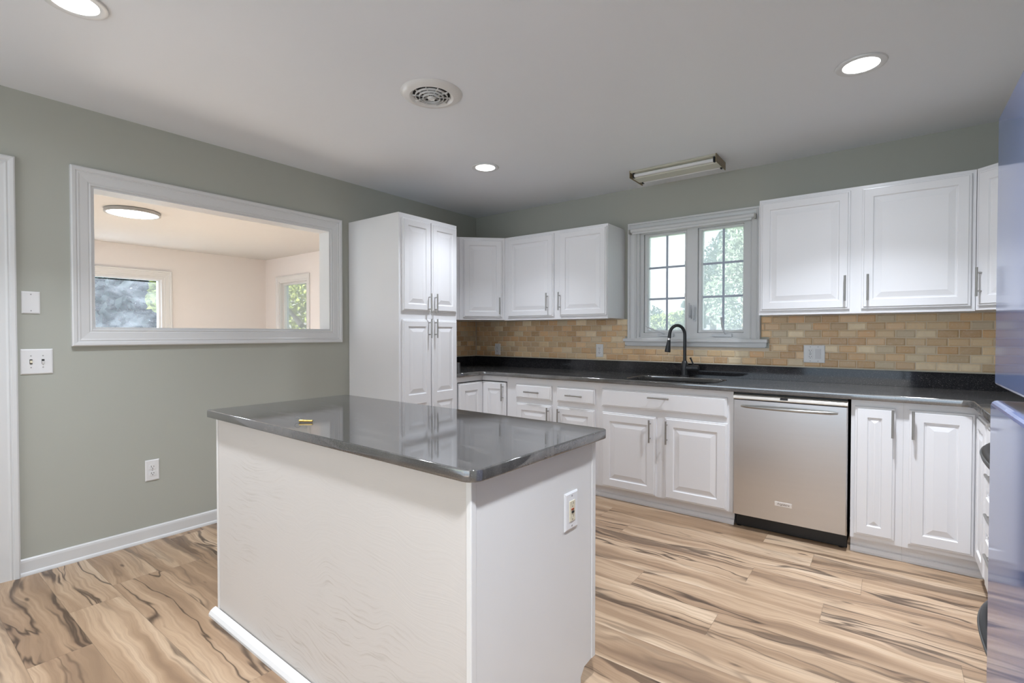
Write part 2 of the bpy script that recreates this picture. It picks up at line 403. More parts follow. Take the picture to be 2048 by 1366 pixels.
def front(parent, name, x0, x1, z0, z1, base, rz, panels=None, stile=0.055, handle=None, hl=0.155, t=0.02, flat=False):
    """raised-panel door / drawer front. base = local point where local x=0; spans x0..x1 along the face"""
    w, h = x1 - x0, z1 - z0
    bm = bmesh.new(); F = lambda x, z, tt: (x, -tt, z)
    e = 0.0
    loops = [(0, w, 0, h, 0), (0, w, 0, h, t - 0.008), (0.003, w - 0.003, 0.003, h - 0.003, t - 0.006), (0.010, w - 0.010, 0.010, h - 0.010, t - 0.0055), (0.013, w - 0.013, 0.013, h - 0.013, t)]
    rr = rings(bm, loops, F, cap=False)
    bm.faces.new(rr[0][::-1])
    i0 = 0.013
    if flat:
        bm.faces.new(rr[-1])
    else:
        ps = panels or [(stile, h - stile)]
        def quad(a, b, c, d): bm.faces.new([bm.verts.new(F(x, z, t)) for x, z in ((a, c), (b, c), (b, d), (a, d))])
        quad(i0, stile, i0, h - i0); quad(w - stile, w - i0, i0, h - i0)
        zs = i0
        for (a, b) in ps:
            quad(stile, w - stile, zs, a); zs = b
            pl = [(0, 0), (0.005, 0.007), (0.012, 0.0075), (0.040, 0.0015), (0.042, 0.0008)]
            if (w - 2 * stile) < 0.10: pl = [(0, 0), (0.005, 0.007), (0.010, 0.0075), (0.028, 0.0015), (0.029, 0.0008)]
            rings(bm, [(stile + k, w - stile - k, a + k, b - k, t - dd) for k, dd in pl], F)
        quad(stile, w - stile, zs, h - i0)
    dx = Vector((math.cos(rz), math.sin(rz), 0)) * x0
    o = link(name, bm, M['cab'], parent, loc=(base[0] + dx.x, base[1] + dx.y, z0), rz=rz)
    if handle:
        side, zc = handle
        if side == 'h': bar_pull(o, (w / 2, h / 2 if zc is None else zc - z0), False, hl, t)
        else: bar_pull(o, (side - x0, zc - z0), True, hl, t)
    return o

def cab(name, loc, label, group=None, cat='cabinet'):
    return empty(name, loc, 0, label, cat, group)

# ------------------------------------------------------------------ room shell
def struct(name, bm, m, parent=None):
    o = link(name, bm, m, parent); tag(o, kind='structure'); return o
X1, YR = 4.5, -6.0          # right wall face, rear wall face
LX = -4.6                   # living-room far wall face
struct('floor', bbox(LX - .15, X1 + .15, YR - .15, 0.2, -0.12, 0.0), M['floor'])
struct('ceiling', bbox(-0.12, X1 + .15, YR - .15, 0.0, CEIL, CEIL + 0.15), M['ceil'])
struct('ceiling_living', bbox(LX - .15, -0.12, YR - .15, 0.2, LCEIL, CEIL + 0.15), M['lceil'])
# left wall with pass-through and door opening
PY0, PY1, PZ0, PZ1 = -3.228, -1.745, 1.268, 2.062
DY0, DY1, DZ1 = -4.44, -3.625, 2.04
bm = bmesh.new(); a, b = -0.12, 0.0
for (y0, y1, z0, z1) in ((PY1, 0.0, 0, CEIL), (PY0, PY1, 0, PZ0), (PY0, PY1, PZ1, CEIL), (DY1, PY0, 0, CEIL), (DY0, DY1, DZ1, CEIL), (YR, DY0, 0, CEIL)):
    box(bm, a, b, y0, y1, z0, z1)
bmesh.ops.remove_doubles(bm, verts=bm.verts, dist=1e-5)
struct('wall_left', bm, M['wall'])
# back wall with the sink window
WX0, WX1, WZ0, WZ1 = 1.815, 2.705, 1.205, 2.125
bm = bmesh.new()
for (x0, x1, z0, z1) in ((-0.12, WX0, 0, CEIL), (WX1, X1 + .15, 0, CEIL), (WX0, WX1, 0, WZ0), (WX0, WX1, WZ1, CEIL)):
    box(bm, x0, x1, 0.0, 0.2, z0, z1)
struct('wall_back', bm, M['wall'])
struct('rear_light_blocker', bbox(-0.12, X1 + .15, -8.6, YR - .15, 2.45, 2.6), M['siding'])  # unseen slab added to block sun and sky at the rear opening
struct('wall_right', bbox(X1, X1 + .15, YR, 0.0, 0, CEIL), M['wall'])
# rear wall with a wide glazed opening
bm = bmesh.new()
for (x0, x1, z0, z1) in ((-0.12, 0.5, 0, CEIL), (4.0, X1 + .15, 0, CEIL), (0.5, 4.0, 2.3, CEIL)): box(bm, x0, x1, YR - .15, YR, z0, z1)
struct('wall_rear', bm, M['wall'])
# living room
LWX0, LWX1, LWZ0, LWZ1 = -4.17, -3.375, 0.75, 2.06       # side window (in plane y=.05)
FY0, FY1, FZ0, FZ1 = -3.2, -1.385, 0.75, 2.03            # far window
bm = bmesh.new()
for (x0, x1, z0, z1) in ((LX - .15, LWX0, 0, LCEIL), (LWX1, -0.12, 0, LCEIL), (LWX0, LWX1, 0, LWZ0), (LWX0, LWX1, LWZ1, LCEIL)): box(bm, x0, x1, 0.05, 0.2, z0, z1)
struct('wall_living_side', bm, M['lwall'])
bm = bmesh.new()
for (y0, y1, z0, z1) in ((YR, FY0, 0, LCEIL), (FY1, 0.05, 0, LCEIL), (FY0, FY1, 0, FZ0), (FY0, FY1, FZ1, LCEIL)): box(bm, LX - .15, LX, y0, y1, z0, z1)
struct('wall_living_far', bm, M['lwall'])
bm = bmesh.new()
for (x0, x1, z0, z1) in ((LX - .15, -3.9, 0, LCEIL), (-0.7, -0.12, 0, LCEIL), (-3.9, -0.7, 0, 0.35), (-3.9, -0.7, 2.25, LCEIL)): box(bm, x0, x1, YR - .15, YR, z0, z1)
struct('wall_living_rear', bm, M['lwall'])
struct('wall_living_near', bbox(-0.132, -0.1205, PY1 + .09, 0.05, 0, LCEIL), M['lwall'])

# casing profile: (distance out from the opening, thickness)
CAS = [(0.0, 0.0), (0.0, 0.010), (0.006, 0.013), (0.012, 0.010), (0.018, 0.014), (0.052, 0.018), (0.060, 0.022), (0.066, 0.019), (0.072, 0.026), (0.086, 0.028), (0.092, 0.024), (0.092, 0.0)]
def casing_bm(bm, x0, x1, z0, z1, fn, k=1.0, kt=1.0):
    rings(bm, [(x0 - u * k, x1 + u * k, z0 - u * k, z1 + u * k, t * kt) for u, t in CAS], fn, cap=False)

# pass-through trim with painted jambs
bm = bmesh.new()
casing_bm(bm, PY0, PY1, PZ0, PZ1, lambda y, z, t: (t, y, z))
casing_bm(bm, PY0, PY1, PZ0, PZ1, lambda y, z, t: (-0.1325 - t, y, z))
j = 0.012
for (y0, y1, z0, z1) in ((PY0, PY0 + j, PZ0, PZ1), (PY1 - j, PY1, PZ0, PZ1), (PY0 + j, PY1 - j, PZ0, PZ0 + j), (PY0 + j, PY1 - j, PZ1 - j, PZ1)):
    box(bm, -0.134, 0.002, y0, y1, z0, z1)
struct('trim_1', bm, M['trim'])
# doorway at the far left: casing, jamb and closed slab
dr = empty('door_1', (0, (DY0 + DY1) / 2, 0), 0, kind='structure')
bm = bmesh.new()
rr = []
for u, t in CAS:
    rr.append([bm.verts.new(p) for p in ((t, DY1 + u, 0), (t, DY1 + u, DZ1 + u), (t, DY0 - u, DZ1 + u), (t, DY0 - u, 0))])
for p, q in zip(rr, rr[1:]):
    for k in range(3): bm.faces.new((p[k], p[k + 1], q[k + 1], q[k]))
link('door_casing', bm, M['trim'], dr, world=True)
bm = bmesh.new()
box(bm, -0.12, 0.001, DY1 - .014, DY1, 0, DZ1); box(bm, -0.12, 0.001, DY0, DY0 + .014, 0, DZ1); box(bm, -0.12, 0.001, DY0 + .014, DY1 - .014, DZ1 - .014, DZ1)
link('door_jamb', bm, M['trim'], dr, world=True)
link('door_slab', bbox(-0.10, -0.06, DY0 + .016, DY1 - .016, 0.01, DZ1 - .016), M['trim'], dr, world=True)
bm = bmesh.new(); tube(bm, [(-.06, DY0 + .08, .95), (-.03, DY0 + .08, .95), (-.02, DY0 + .08, .95), (-.005, DY0 + .08, .95), (0.0, DY0 + .08, .95)], [.012, .012, .026, .028, .018], 20)
link('door_knob', bm, M['nickel'], dr, world=True, smooth=True)

# baseboards with shoe moulding
def baseboard(name, y0, y1):
    prof = [(0, 0), (0.020, 0), (0.020, 0.006), (0.017, 0.014), (0.011, 0.019), (0.011, 0.070), (0.009, 0.080), (0.004, 0.086), (0, 0.086)]
    bm = bmesh.new()
    A = [bm.verts.new((x, y0, z)) for x, z in prof]; B = [bm.verts.new((x, y1, z)) for x, z in prof]
    bm.faces.new(A); bm.faces.new(B[::-1])
    for i in range(len(prof)): k = (i + 1) % len(prof); bm.faces.new((A[i], B[i], B[k], A[k]))
    struct(name, bm, M['trim'])
baseboard('baseboard_left', -3.533, -1.58)
baseboard('baseboard_left_rear', YR, DY0 - .092)

# ------------------------------------------------------------------ sink window (twin casement)
win = empty('window_1', (2.26, 0, 1.2), 0, kind='structure')
bm = bmesh.new()
rr = []
for u, t in CAS:       # three-sided casing, standing on the stool
    k = 0.80; rr.append([bm.verts.new(p) for p in ((WX0 - u * k, -t, WZ0), (WX0 - u * k, -t, WZ1 + u * .62), (WX1 + u * k, -t, WZ1 + u * .62), (WX1 + u * k, -t, WZ0))])
for p, q in zip(rr, rr[1:]):
    for k in range(3): bm.faces.new((p[k], p[k + 1], q[k + 1], q[k]))
link('casing', bm, M['trim'], win, world=True)
bm = bbox(1.712, 2.832, -0.050, 0.0, 1.178, 1.205, 0.005)
link('stool', bm, M['trim'], win, world=True)
bm = bmesh.new()
box(bm, 1.722, 2.822, -0.028, 0.0, 1.150, 1.178); box(bm, 1.730, 2.814, -0.018, 0, 1.142, 1.150)
link('apron', bm, M['trim'], win, world=True)
bm = bmesh.new(); j = 0.020
for (x0, x1, z0, z1) in ((WX0, WX0 + j, WZ0, WZ1), (WX1 - j, WX1, WZ0, WZ1), (WX0 + j, WX1 - j, WZ0, WZ0 + .012), (WX0 + j, WX1 - j, WZ1 - j, WZ1)): box(bm, x0, x1, 0.0, 0.14, z0, z1)
link('jamb', bm, M['trim'], win, world=True)
bm = bmesh.new()
FX0, FX1, FZb, FZt = WX0 + j, WX1 - j, WZ0 + .012, WZ1 - j
for (x0, x1, z0, z1) in ((FX0, FX0 + .030, FZb, FZt), (FX1 - .030, FX1, FZb, FZt), (FX0 + .03, FX1 - .03, FZb, FZb + .034), (FX0 + .03, FX1 - .03, FZt - .022, FZt), (2.228, 2.312, FZb + .034, FZt - .022)):
    box(bm, x0, x1, 0.030, 0.11, z0, z1)
link('frame', bm, M['trim'], win, world=True)
def sash(x0, x1, gx0, gx1):
    z0, z1 = FZb + .034, FZt - .022; gz0, gz1 = 1.275, 2.062
    s = bmesh.new()
    rings(s, [(x0, x1, z0, z1, -.10), (x0, x1, z0, z1, -.045), (x0 + .006, x1 - .006, z0 + .006, z1 - .006, -.040), (gx0 - .008, gx1 + .008, gz0 - .008, gz1 + .008, -.042), (gx0, gx1, gz0, gz1, -.055), (gx0, gx1, gz0, gz1, -.10)], lambda x, z, t: (x, -t, z), cap=False, closed=True)
    so = link('sash', s, M['trim'], win, world=True)
    link('pane', bbox(gx0 - .004, gx1 + .004, 0.074, 0.078, gz0 - .004, gz1 + .004), M['glass'], so, world=True)
    g = bmesh.new(); xm = (gx0 + gx1) / 2; w = 0.0085; y0, y1 = 0.070, 0.0735
    box(g, xm - w, xm + w, y0, y1, gz0, gz1)
    for k in (1, 2):
        zc = gz0 + (gz1 - gz0) * k / 3
        box(g, gx0, xm - w, y0, y1, zc - w, zc + w); box(g, xm + w, gx1, y0, y1, zc - w, zc + w)
    link('grille', g, M['grille'], so, world=True)
    # little grey spacer clips on the glass edge
    c = bmesh.new()
    for xx in (gx0 - .008, gx1 + .003):
        for k in (1, 2):
            zc = gz0 + (gz1 - gz0) * k / 3 + .02
            box(c, xx, xx + .005, 0.040, 0.052, zc - .014, zc + .014)
    link('screen_clip', c, M['lockmet'], so, world=True)
    return so
sl = sash(FX0 + .032, 2.226, 1.898, 2.204)
sr = sash(2.314, FX1 - .032, 2.344, 2.652)
def lock(sx, z):
    b = bmesh.new(); box(b, sx - .010, sx + .010, 0.014, 0.030, z - .060, z + .050)
    tube(b, [(sx, .016, z - .045), (sx, -.006, z - .035), (sx, -.012, z + .03), (sx, -.006, z + .065)], [.007, .007, .006, .005], 8)
    link('latch', b, M['lockmet'], win, world=True, smooth=True)
lock(2.256, 1.425); lock(2.292, 1.405)
def crank(x0, x1, arm):
    b = bmesh.new(); box(b, x0, x1, 0.002, 0.030, 1.222, 1.246)
    tube(b, arm, [.010, .0075, .006, .006, .008], 8)
    link('crank_handle', b, M['lockmet'], win, world=True, smooth=True)
crank(2.00, 2.125, [(2.055, .004, 1.245), (2.03, -.012, 1.258), (1.985, -.018, 1.272), (1.935, -.018, 1.292), (1.905, -.016, 1.312)])
crank(2.43, 2.575, [(2.535, .004, 1.245), (2.525, -.010, 1.265), (2.512, -.016, 1.30), (2.508, -.018, 1.345), (2.506, -.018, 1.372)])

# white roller blind rolled up on brackets across the head of the window
rb = empty('roller_blind', (2.26, -.04, 2.10), 0, 'white roller blind rolled up across the top of the window over the sink', 'blind')
b = bmesh.new(); tube(b, [(1.782, -.047, 2.112), (2.742, -.047, 2.112)], 0.0175, 20)
link('roller', b, M['trim'], rb, world=True, smooth=True)
link('hem_bar', bbox(1.80, 2.725, -.066, -.058, 2.078, 2.094, 0.002), M['trim'], rb, world=True)
for sx in (1.772, 2.746):
    link('bracket', bbox(sx - .006, sx + .006, -.066, -.0265, 2.086, 2.122, 0.001), M['bracket'], rb, world=True)

# ------------------------------------------------------------------ living-room windows
w2 = empty('window_2', (LX, -2.3, 1.4), 0, kind='structure')
bm = bmesh.new(); casing_bm(bm, FY0, FY1, FZ0, FZ1, lambda y, z, t: (LX + t, y, z)); link('casing', bm, M['trim'], w2, world=True)
bm = bmesh.new()
rings(bm, [(FY0, FY1, FZ0, FZ1, 0.0), (FY0 + .03, FY1 - .03, FZ0 + .03, FZ1 - .03, 0.0), (FY0 + .03, FY1 - .03, FZ0 + .03, FZ1 - .03, .045), (FY0 + .055, FY1 - .055, FZ0 + .055, FZ1 - .045, .045), (FY0 + .055, FY1 - .055, FZ0 + .055, FZ1 - .045, .12), (FY0, FY1, FZ0, FZ1, .12)], lambda y, z, t: (LX - t, y, z), cap=False, closed=True)
link('frame', bm, M['trim'], w2, world=True)
link('pane', bbox(LX - .085, LX - .08, FY0 + .05, FY1 - .05, FZ0 + .05, FZ1 - .04), M['glassdirty'], w2, world=True)
w3 = empty('window_3', (-3.77, .05, 1.4), 0, kind='structure')
bm = bmesh.new(); casing_bm(bm, LWX0, LWX1, LWZ0, LWZ1, lambda x, z, t: (x, .05 - t * .8, z), 0.9); link('casing', bm, M['trim'], w3, world=True)
bm = bmesh.new()
rings(bm, [(LWX0, LWX1, LWZ0, LWZ1, 0.0), (LWX0 + .02, LWX1 - .02, LWZ0 + .02, LWZ1 - .02, 0.0), (LWX0 + .02, LWX1 - .02, LWZ0 + .02, LWZ1 - .02, .05), (LWX0 + .06, LWX1 - .06, LWZ0 + .06, LWZ1 - .05, .05), (LWX0 + .06, LWX1 - .06, LWZ0 + .06, LWZ1 - .05, .12), (LWX0, LWX1, LWZ0, LWZ1, .12)], lambda x, z, t: (x, .05 + t, z), cap=False, closed=True)
link('frame', bm, M['trim'], w3, world=True)
link('pane', bbox(LWX0 + .055, LWX1 - .055, .132, .136, LWZ0 + .055, LWZ1 - .045), M['glassclear'], w3, world=True)

# living-room ceiling light
cl = empty('flush_ceiling_light', (-2.36, -2.37, LCEIL), 0, 'thin round flush light with grey rim on the ceiling of the next room', 'ceiling light')
bm = bmesh.new(); lathe(bm, [(.0, 0), (.215, 0), (.225, -.006), (.225, -.034), (.210, -.036), (.205, -.030), (.0, -.030)], (-2.36, -2.37, LCEIL), 56)
link('rim', bm, mat('grey_light_rim', (0.42, 0.41, 0.40), 0.4, 0.3, var=0.02), cl, world=True, smooth=True)
bm = bmesh.new(); lathe(bm, [(.0, -.034), (.195, -.034), (.203, -.032), (.203, -.0305), (.0, -.0305)], (-2.36, -2.37, LCEIL), 56)
link('diffuser', bm, M['llens'], cl, world=True)
lo = light('living_lamp', 'AREA', (-2.36, -2.37, LCEIL - .05), 16, (.86, 1.0, 1.18), (0, 0, 0), .38)

# ------------------------------------------------------------------ recessed lights
def recessed(x, y, label, e):
    t = empty('recessed_light', (x, y, CEIL), 0, label, 'ceiling light', 'recessed lights in the kitchen ceiling')
    bm = bmesh.new(); lathe(bm, [(.070, -.001), (.072, -.006), (.090, -.010), (.098, -.007), (.100, -.001)], (0, 0, 0), 56, closed=True)
    link('trim_ring', bm, M['trim'], t, smooth=True)
    bm = bmesh.new(); lathe(bm, [(0, -.0055), (.0705, -.0055), (.0705, -.002), (0, -.002)], (0, 0, 0), 48)
    link('lens', bm, M['lens'], t)
    light('recessed_lamp', 'AREA', (x, y, CEIL - .02), e * .80, (0.925, 0.985, 1.085), (0, 0, 0), .14, spread=R(104))
    light('recessed_glow', 'AREA', (x, y, CEIL - .021), e * .26, (0.925, 0.985, 1.085), (0, 0, 0), .14, spread=R(165))
recessed(3.42, -1.23, 'round recessed light in the ceiling above the dishwasher side of the kitchen', 20)
recessed(1.135, -1.19, 'small-looking round recessed light in the ceiling near the corner by the tall cabinet', 8)
recessed(1.105, -3.52, 'round recessed light cut off by the top of the picture above the pass-through wall', 15)
recessed(3.42, -3.6, 'round recessed light in the ceiling straight above the photographer', 27)

# ------------------------------------------------------------------ round ceiling vent
v = empty('ceiling_vent', (1.645, -2.222, CEIL), 0, 'round white slotted air vent in the middle of the ceiling', 'vent')
bm = bmesh.new(); lathe(bm, [(.094, -.004), (.098, -.012), (.112, -.020), (.135, -.016), (.156, -.004), (.158, -.0005), (.094, -.0005)], (0, 0, 0), 64, closed=True)
link('flange', bm, M['vent'], v, smooth=True)
bm = bmesh.new(); lathe(bm, [(0, -.0006), (.0985, -.0006), (.0985, -.002), (0, -.002)], (0, 0, 0), 48)
link('duct_shade_disc', bm, M['ductshade'], v)  # flat dark disc painted as the shade inside the vent
for r0, zb in ((.080, -.020), (.061, -.024), (.042, -.028)):
    bm = bmesh.new(); lathe(bm, [(r0, zb), (r0 + .0025, zb), (r0 + .0035, zb + .009), (r0 + .001, zb + .009)], (0, 0, 0), 56, closed=True)
    link('louvre_ring', bm, M['vent'], v, smooth=True)
bm = bmesh.new(); lathe(bm, [(0, -.026), (.014, -.026), (.016, -.030), (.018, -.026), (.020, -.0255), (.022, -.022), (.016, -.018), (0, -.018)], (0, 0, 0), 48)
link('centre_cone', bm, M['vent'], v, smooth=True)
for k in range(10):
    a = 2 * math.pi * k / 10 + .2
    bm = bmesh.new(); box(bm, .018, .098, -.0013, .0013, -.019, -.012); bm.transform(Matrix.Rotation(a, 4, 'Z'))
    link('rib', bm, M['vent'], v)

# ------------------------------------------------------------------ fluorescent strip by the window
fl = empty('fluorescent_strip_light', (2.26, -.34, CEIL), 0, 'unlit two-tube fluorescent strip light on the ceiling above the window', 'ceiling light')
fx0, fx1 = 1.955, 2.575
bm = bmesh.new()
prof = [(-.455, 0), (-.462, -.010), (-.452, -.014), (-.405, -.016), (-.395, -.048), (-.285, -.048), (-.275, -.016), (-.228, -.014), (-.220, -.010), (-.225, 0)]
A = [bm.verts.new((fx0, y, z + CEIL)) for y, z in prof]; B = [bm.verts.new((fx1, y, z + CEIL)) for y, z in prof]
bm.faces.new(A); bm.faces.new(B[::-1])
for i in range(len(prof)): k = (i + 1) % len(prof); bm.faces.new((A[i], B[i], B[k], A[k]))
link('housing', bm, M['fixture'], fl, world=True)
for yy in (-.430, -.250):
    bm = bmesh.new(); tube(bm, [(fx0 + .022, yy, CEIL - .034), (fx1 - .022, yy, CEIL - .034)], .0125, 16)
    link('tube', bm, M['tube'], fl, world=True, smooth=True)
    for sx in (fx0 + .010, fx1 - .022):
        link('lamp_holder', bbox(sx, sx + .012, yy - .012, yy + .012, CEIL - .050, CEIL - .012, .002), M['blackpl'], fl, world=True)
for sx in (fx0 - .006, fx1):
    link('end_cap', bbox(sx, sx + .006, -.462, -.218, CEIL - .055, CEIL, .0015), M['fixend'], fl, world=True)

# ------------------------------------------------------------------ tall pantry cabinet
P = cab('pantry_cabinet', (0, -1.578, 0), 'tall white pantry cabinet with four raised-panel doors standing at the pass-through wall')
bm = bmesh.new(); box(bm, 0.003, .62, -1.578, -.957, .09, 2.150); box(bm, .003, .56, -1.575, -.960, 0, .09)
link('body', bm, M['cab'], P, world=True)
pb = (.62, 0.0, 0)      # local: parent origin at y=-1.578
def pdoor(y0, y1, z0, z1, panels, hy, hz):
    return front(P, 'door', y0 + 1.578, y1 + 1.578, z0, z1, (.62, 0, 0), R(90), panels, .052, (hy + 1.578, hz), .15)
pdoor(-1.552, -1.264, 1.418, 2.116, None, -1.292, 1.485)
pdoor(-1.255, -.968, 1.418, 2.120, None, -1.227, 1.485)
pdoor(-1.552, -1.264, .105, 1.353, [(.052, .600), (.672, 1.196)], -1.292, 1.285)
pdoor(-1.255, -.968, .105, 1.353, [(.052, .600), (.672, 1.196)], -1.227, 1.285)

# ------------------------------------------------------------------ wall cabinets
UZ0, UZ1 = 1.374, 2.142
c = cab('corner_wall_cabinet', (0, 0, UZ0), 'white diagonal corner wall cabinet with one door beside the tall pantry')
link('body', prism([(.003, -.003), (.003, -.62), (.345, -.62), (.640, -.325), (.640, -.003)], UZ0, UZ1), M['cab'], c, world=True)
link('side_stile', bbox(.003, .335, -.955, -.621, UZ0, UZ1), M['cab'], c, world=True)
front(c, 'door', .030, .395, .022, UZ1 - UZ0 - .020, (.345, -.62, 0), R(45), None, .055, (.365, .130), .155)

def wallcab(x0, x1, doors, label):
    c = cab('wall_cabinet', (x0, 0, UZ0), label, 'two-door wall cabinets on the window wall')
    link('body', bbox(0, x1 - x0, -.325, -.003, 0, UZ1 - UZ0, .0015, 1), M['cab'], c)
    link('under_rail', bbox(.0, x1 - x0, -.325, -.310, -.004, 0), M['cab'], c)
    for a, b, hx in doors:
        front(c, 'door', a - x0, b - x0, .022, UZ1 - UZ0 - .020, (0, -.325, 0), 0, None, .055, (hx - x0, .150), .155)
wallcab(.6425, 1.706, [(.690, 1.193, 1.137), (1.256, 1.700, 1.262)], 'white two-door wall cabinet left of the window')
wallcab(2.826, 3.9075, [(2.838, 3.338, 3.314), (3.396, 3.888, 3.428)], 'white two-door wall cabinet right of the window')
c = cab('corner_wall_cabinet', (3.909, 0, UZ0), 'white diagonal corner wall cabinet partly hidden behind the refrigerator')
link('body', prism([(3.9095, -.003), (3.9095, -.325), (4.195, -.610), (4.497, -.610), (4.497, -.003)], UZ0, UZ1), M['cab'], c, world=True)
front(c, 'door', .018, .385, .022, UZ1 - UZ0 - .020, (.0005, -.325, 0), R(-45), None, .055, (.043, .150), .155)

# ------------------------------------------------------------------ base cabinets
BZ, BT = .090, .8735
BY = -.615
def toe(c, pts, z1=BZ):
    link('toe_kick', prism(pts, 0.0, z1), M['cab'], c, world=True)
def shoe(c, x0, x1):
    bm = bmesh.new(); prof = [(-.565, 0), (-.588, 0), (-.588, .012), (-.580, .030), (-.565, .034)]
    A = [bm.verts.new((x0, y, z)) for y, z in prof]; B = [bm.verts.new((x1, y, z)) for y, z in prof]
    bm.faces.new(A); bm.faces.new(B[::-1])
    for i in range(5): k = (i + 1) % 5; bm.faces.new((A[i], B[i], B[k], A[k]))
    link('shoe_moulding', bm, M['cab'], c, world=True)
# left corner (L-shaped, folding door)
c = cab('corner_base_cabinet', (0, 0, 0), 'white L-shaped corner base cabinet with a folding two-leaf door between the pantry and drawers')
link('body', prism([(.003, -.003), (.003, -.953), (.615, -.953), (.615, -.615), (.904, -.615), (.904, -.003)], BZ, BT), M['cab'], c, world=True)
toe(c, [(.003, -.003), (.003, -.953), (.56, -.953), (.56, -.565), (.904, -.565), (.904, -.003)])
link('door_gap_shade', prism([(.6152, -.945), (.6158, -.945), (.6158, -.6158), (.897, -.6158), (.897, -.6152), (.6152, -.6152)], .10, .829), M['slot'], c, world=True)  # thin dark sheet behind the leaves, painting the shade of the gap
front(c, 'door', -.940, -.6282, .105, .822, (.6158, 0, 0), R(90), None, .070, None)
front(c, 'door', .6282, .893, .105, .822, (0, -.6158, 0), 0, None, .060, (.868, .738), .150)
# two drawers over two doors
c = cab('drawer_base_cabinet', (.905, 0, 0), 'white base cabinet with two drawers over two doors, partly hidden by the island')
link('body', bbox(0, .8695, BY, -.003, BZ, BT), M['cab'], c)
toe(c, [(.905, -.003), (.905, -.565), (1.7745, -.565), (1.7745, -.003)]); shoe(c, .905, 1.7745)
for a, b in ((1.000, 1.359), (1.408, 1.751)):
    front(c, 'drawer', a - .905, b - .905, .700, .820, (0, BY, 0), 0, flat=True, handle=('h', None), hl=.148)
front(c, 'door', 1.006 - .905, 1.359 - .905, .100, .660, (0, BY, 0), 0, None, .055, (1.335 - .905, .572), .150)
front(c, 'door', 1.410 - .905, 1.751 - .905, .100, .660, (0, BY, 0), 0, None, .055, (1.436 - .905, .572), .150)
# sink base
c = cab('sink_base_cabinet', (1.775, 0, 0), 'white sink base cabinet with a wide false drawer over two doors')
bm = bmesh.new(); W_ = 2.738 - 1.775
box(bm, 0, W_, BY, -.570, BZ, BT); box(bm, 0, .018, -.570, -.003, BZ, BT); box(bm, W_ - .018, W_, -.570, -.003, BZ, BT); box(bm, .018, W_ - .018, -.570, -.003, BZ, BZ + .018)
link('body', bm, M['cab'], c)
toe(c, [(1.775, -.003), (1.775, -.565), (2.738, -.565), (2.738, -.003)]); shoe(c, 1.775, 2.738)
front(c, 'drawer', 1.808 - 1.775, 2.702 - 1.775, .700, .832, (0, BY, 0), 0, flat=True, handle=('h', .795), hl=.152)
front(c, 'door', 1.812 - 1.775, 2.230 - 1.775, .097, .657, (0, BY, 0), 0, None, .062, (2.192 - 1.775, .557), .160)
front(c, 'door', 2.292 - 1.775, 2.706 - 1.775, .097, .662, (0, BY, 0), 0, None, .062, (2.312 - 1.775, .561), .160)
# narrow base right of dishwasher
c = cab('narrow_base_cabinet', (3.366, 0, 0), 'narrow white one-door base cabinet right of the dishwasher')
link('body', bbox(0, .2335, BY, -.003, BZ, BT), M['cab'], c)
toe(c, [(3.366, -.003), (3.366, -.565), (3.5995, -.565), (3.5995, -.003)]); shoe(c, 3.3665, 3.5995)
front(c, 'door', 3.384 - 3.366, 3.566 - 3.366, .115, .838, (0, BY, 0), 0, None, .058, (3.554 - 3.366, .757), .150)
# right corner base with folding door
FXR = 3.906
c = cab('corner_base_cabinet', (3.60, 0, 0), 'white L-shaped corner base cabinet with a folding door at the right end of the counter')
link('body', prism([(3.60, -.003), (3.60, -.615), (FXR, -.615), (FXR, -.950), (4.497, -.950), (4.497, -.003)], BZ, BT), M['cab'], c, world=True)
toe(c, [(3.60, -.003), (3.60, -.565), (3.965, -.565), (3.965, -.950), (4.497, -.950), (4.497, -.003)]); shoe(c, 3.60, 3.96)
front(c, 'door', .024, .285, .115, .838, (0, BY, 0), 0, None, .060, (.040, .760), .150)
front(c, 'door', .640, .930, .115, .838, (FXR - 3.60, 0, 0), R(-90), None, .060)
# drawer stack on the right wall
c = cab('drawer_stack_cabinet', (FXR, -.951, 0), 'white stack of drawers with bar pulls beside the range, seen edge-on past the refrigerator')
link('body', bbox(FXR, 4.497, -1.66, -.951, BZ, BT), M['cab'], c, world=True)
toe(c, [(3.965, -1.66), (4.497, -1.66), (4.497, -.951), (3.965, -.951)])
for a, b in ((.700, .832), (.540, .690), (.350, .525), (.110, .335)):
    hz = {.700: None, .540: .662, .350: .497, .110: .330}[a]
    front(c, 'drawer', .020, .690, a, b, (0, 0, 0), R(-90), flat=True, handle=('h', hz), hl=.170)

# ------------------------------------------------------------------ countertop, sink, faucet
def curve_slab(name, splines, z0, z1, bev, m, parent=None):
    cu = bpy.data.curves.new(name, 'CURVE'); cu.dimensions = '2D'; cu.fill_mode = 'BOTH'
    cu.extrude = (z1 - z0) / 2 - bev; cu.bevel_depth = bev; cu.bevel_resolution = 2; cu.offset = -bev
    for pts in splines:
        sp = cu.splines.new('POLY'); sp.points.add(len(pts) - 1); sp.use_cyclic_u = True
        for q, (x, y) in zip(sp.points, pts): q.co = (x, y, 0, 1)
    t = bpy.data.objects.new(name + '_c', cu); COL.objects.link(t)
    me = bpy.data.meshes.new_from_object(t.evaluated_get(bpy.context.evaluated_depsgraph_get()))
    bpy.data.objects.remove(t)
    o = bpy.data.objects.new(name, me); COL.objects.link(o); o.location.z = (z0 + z1) / 2
    me.materials.clear(); me.materials.append(m)
    if parent: o.parent = parent
    return o
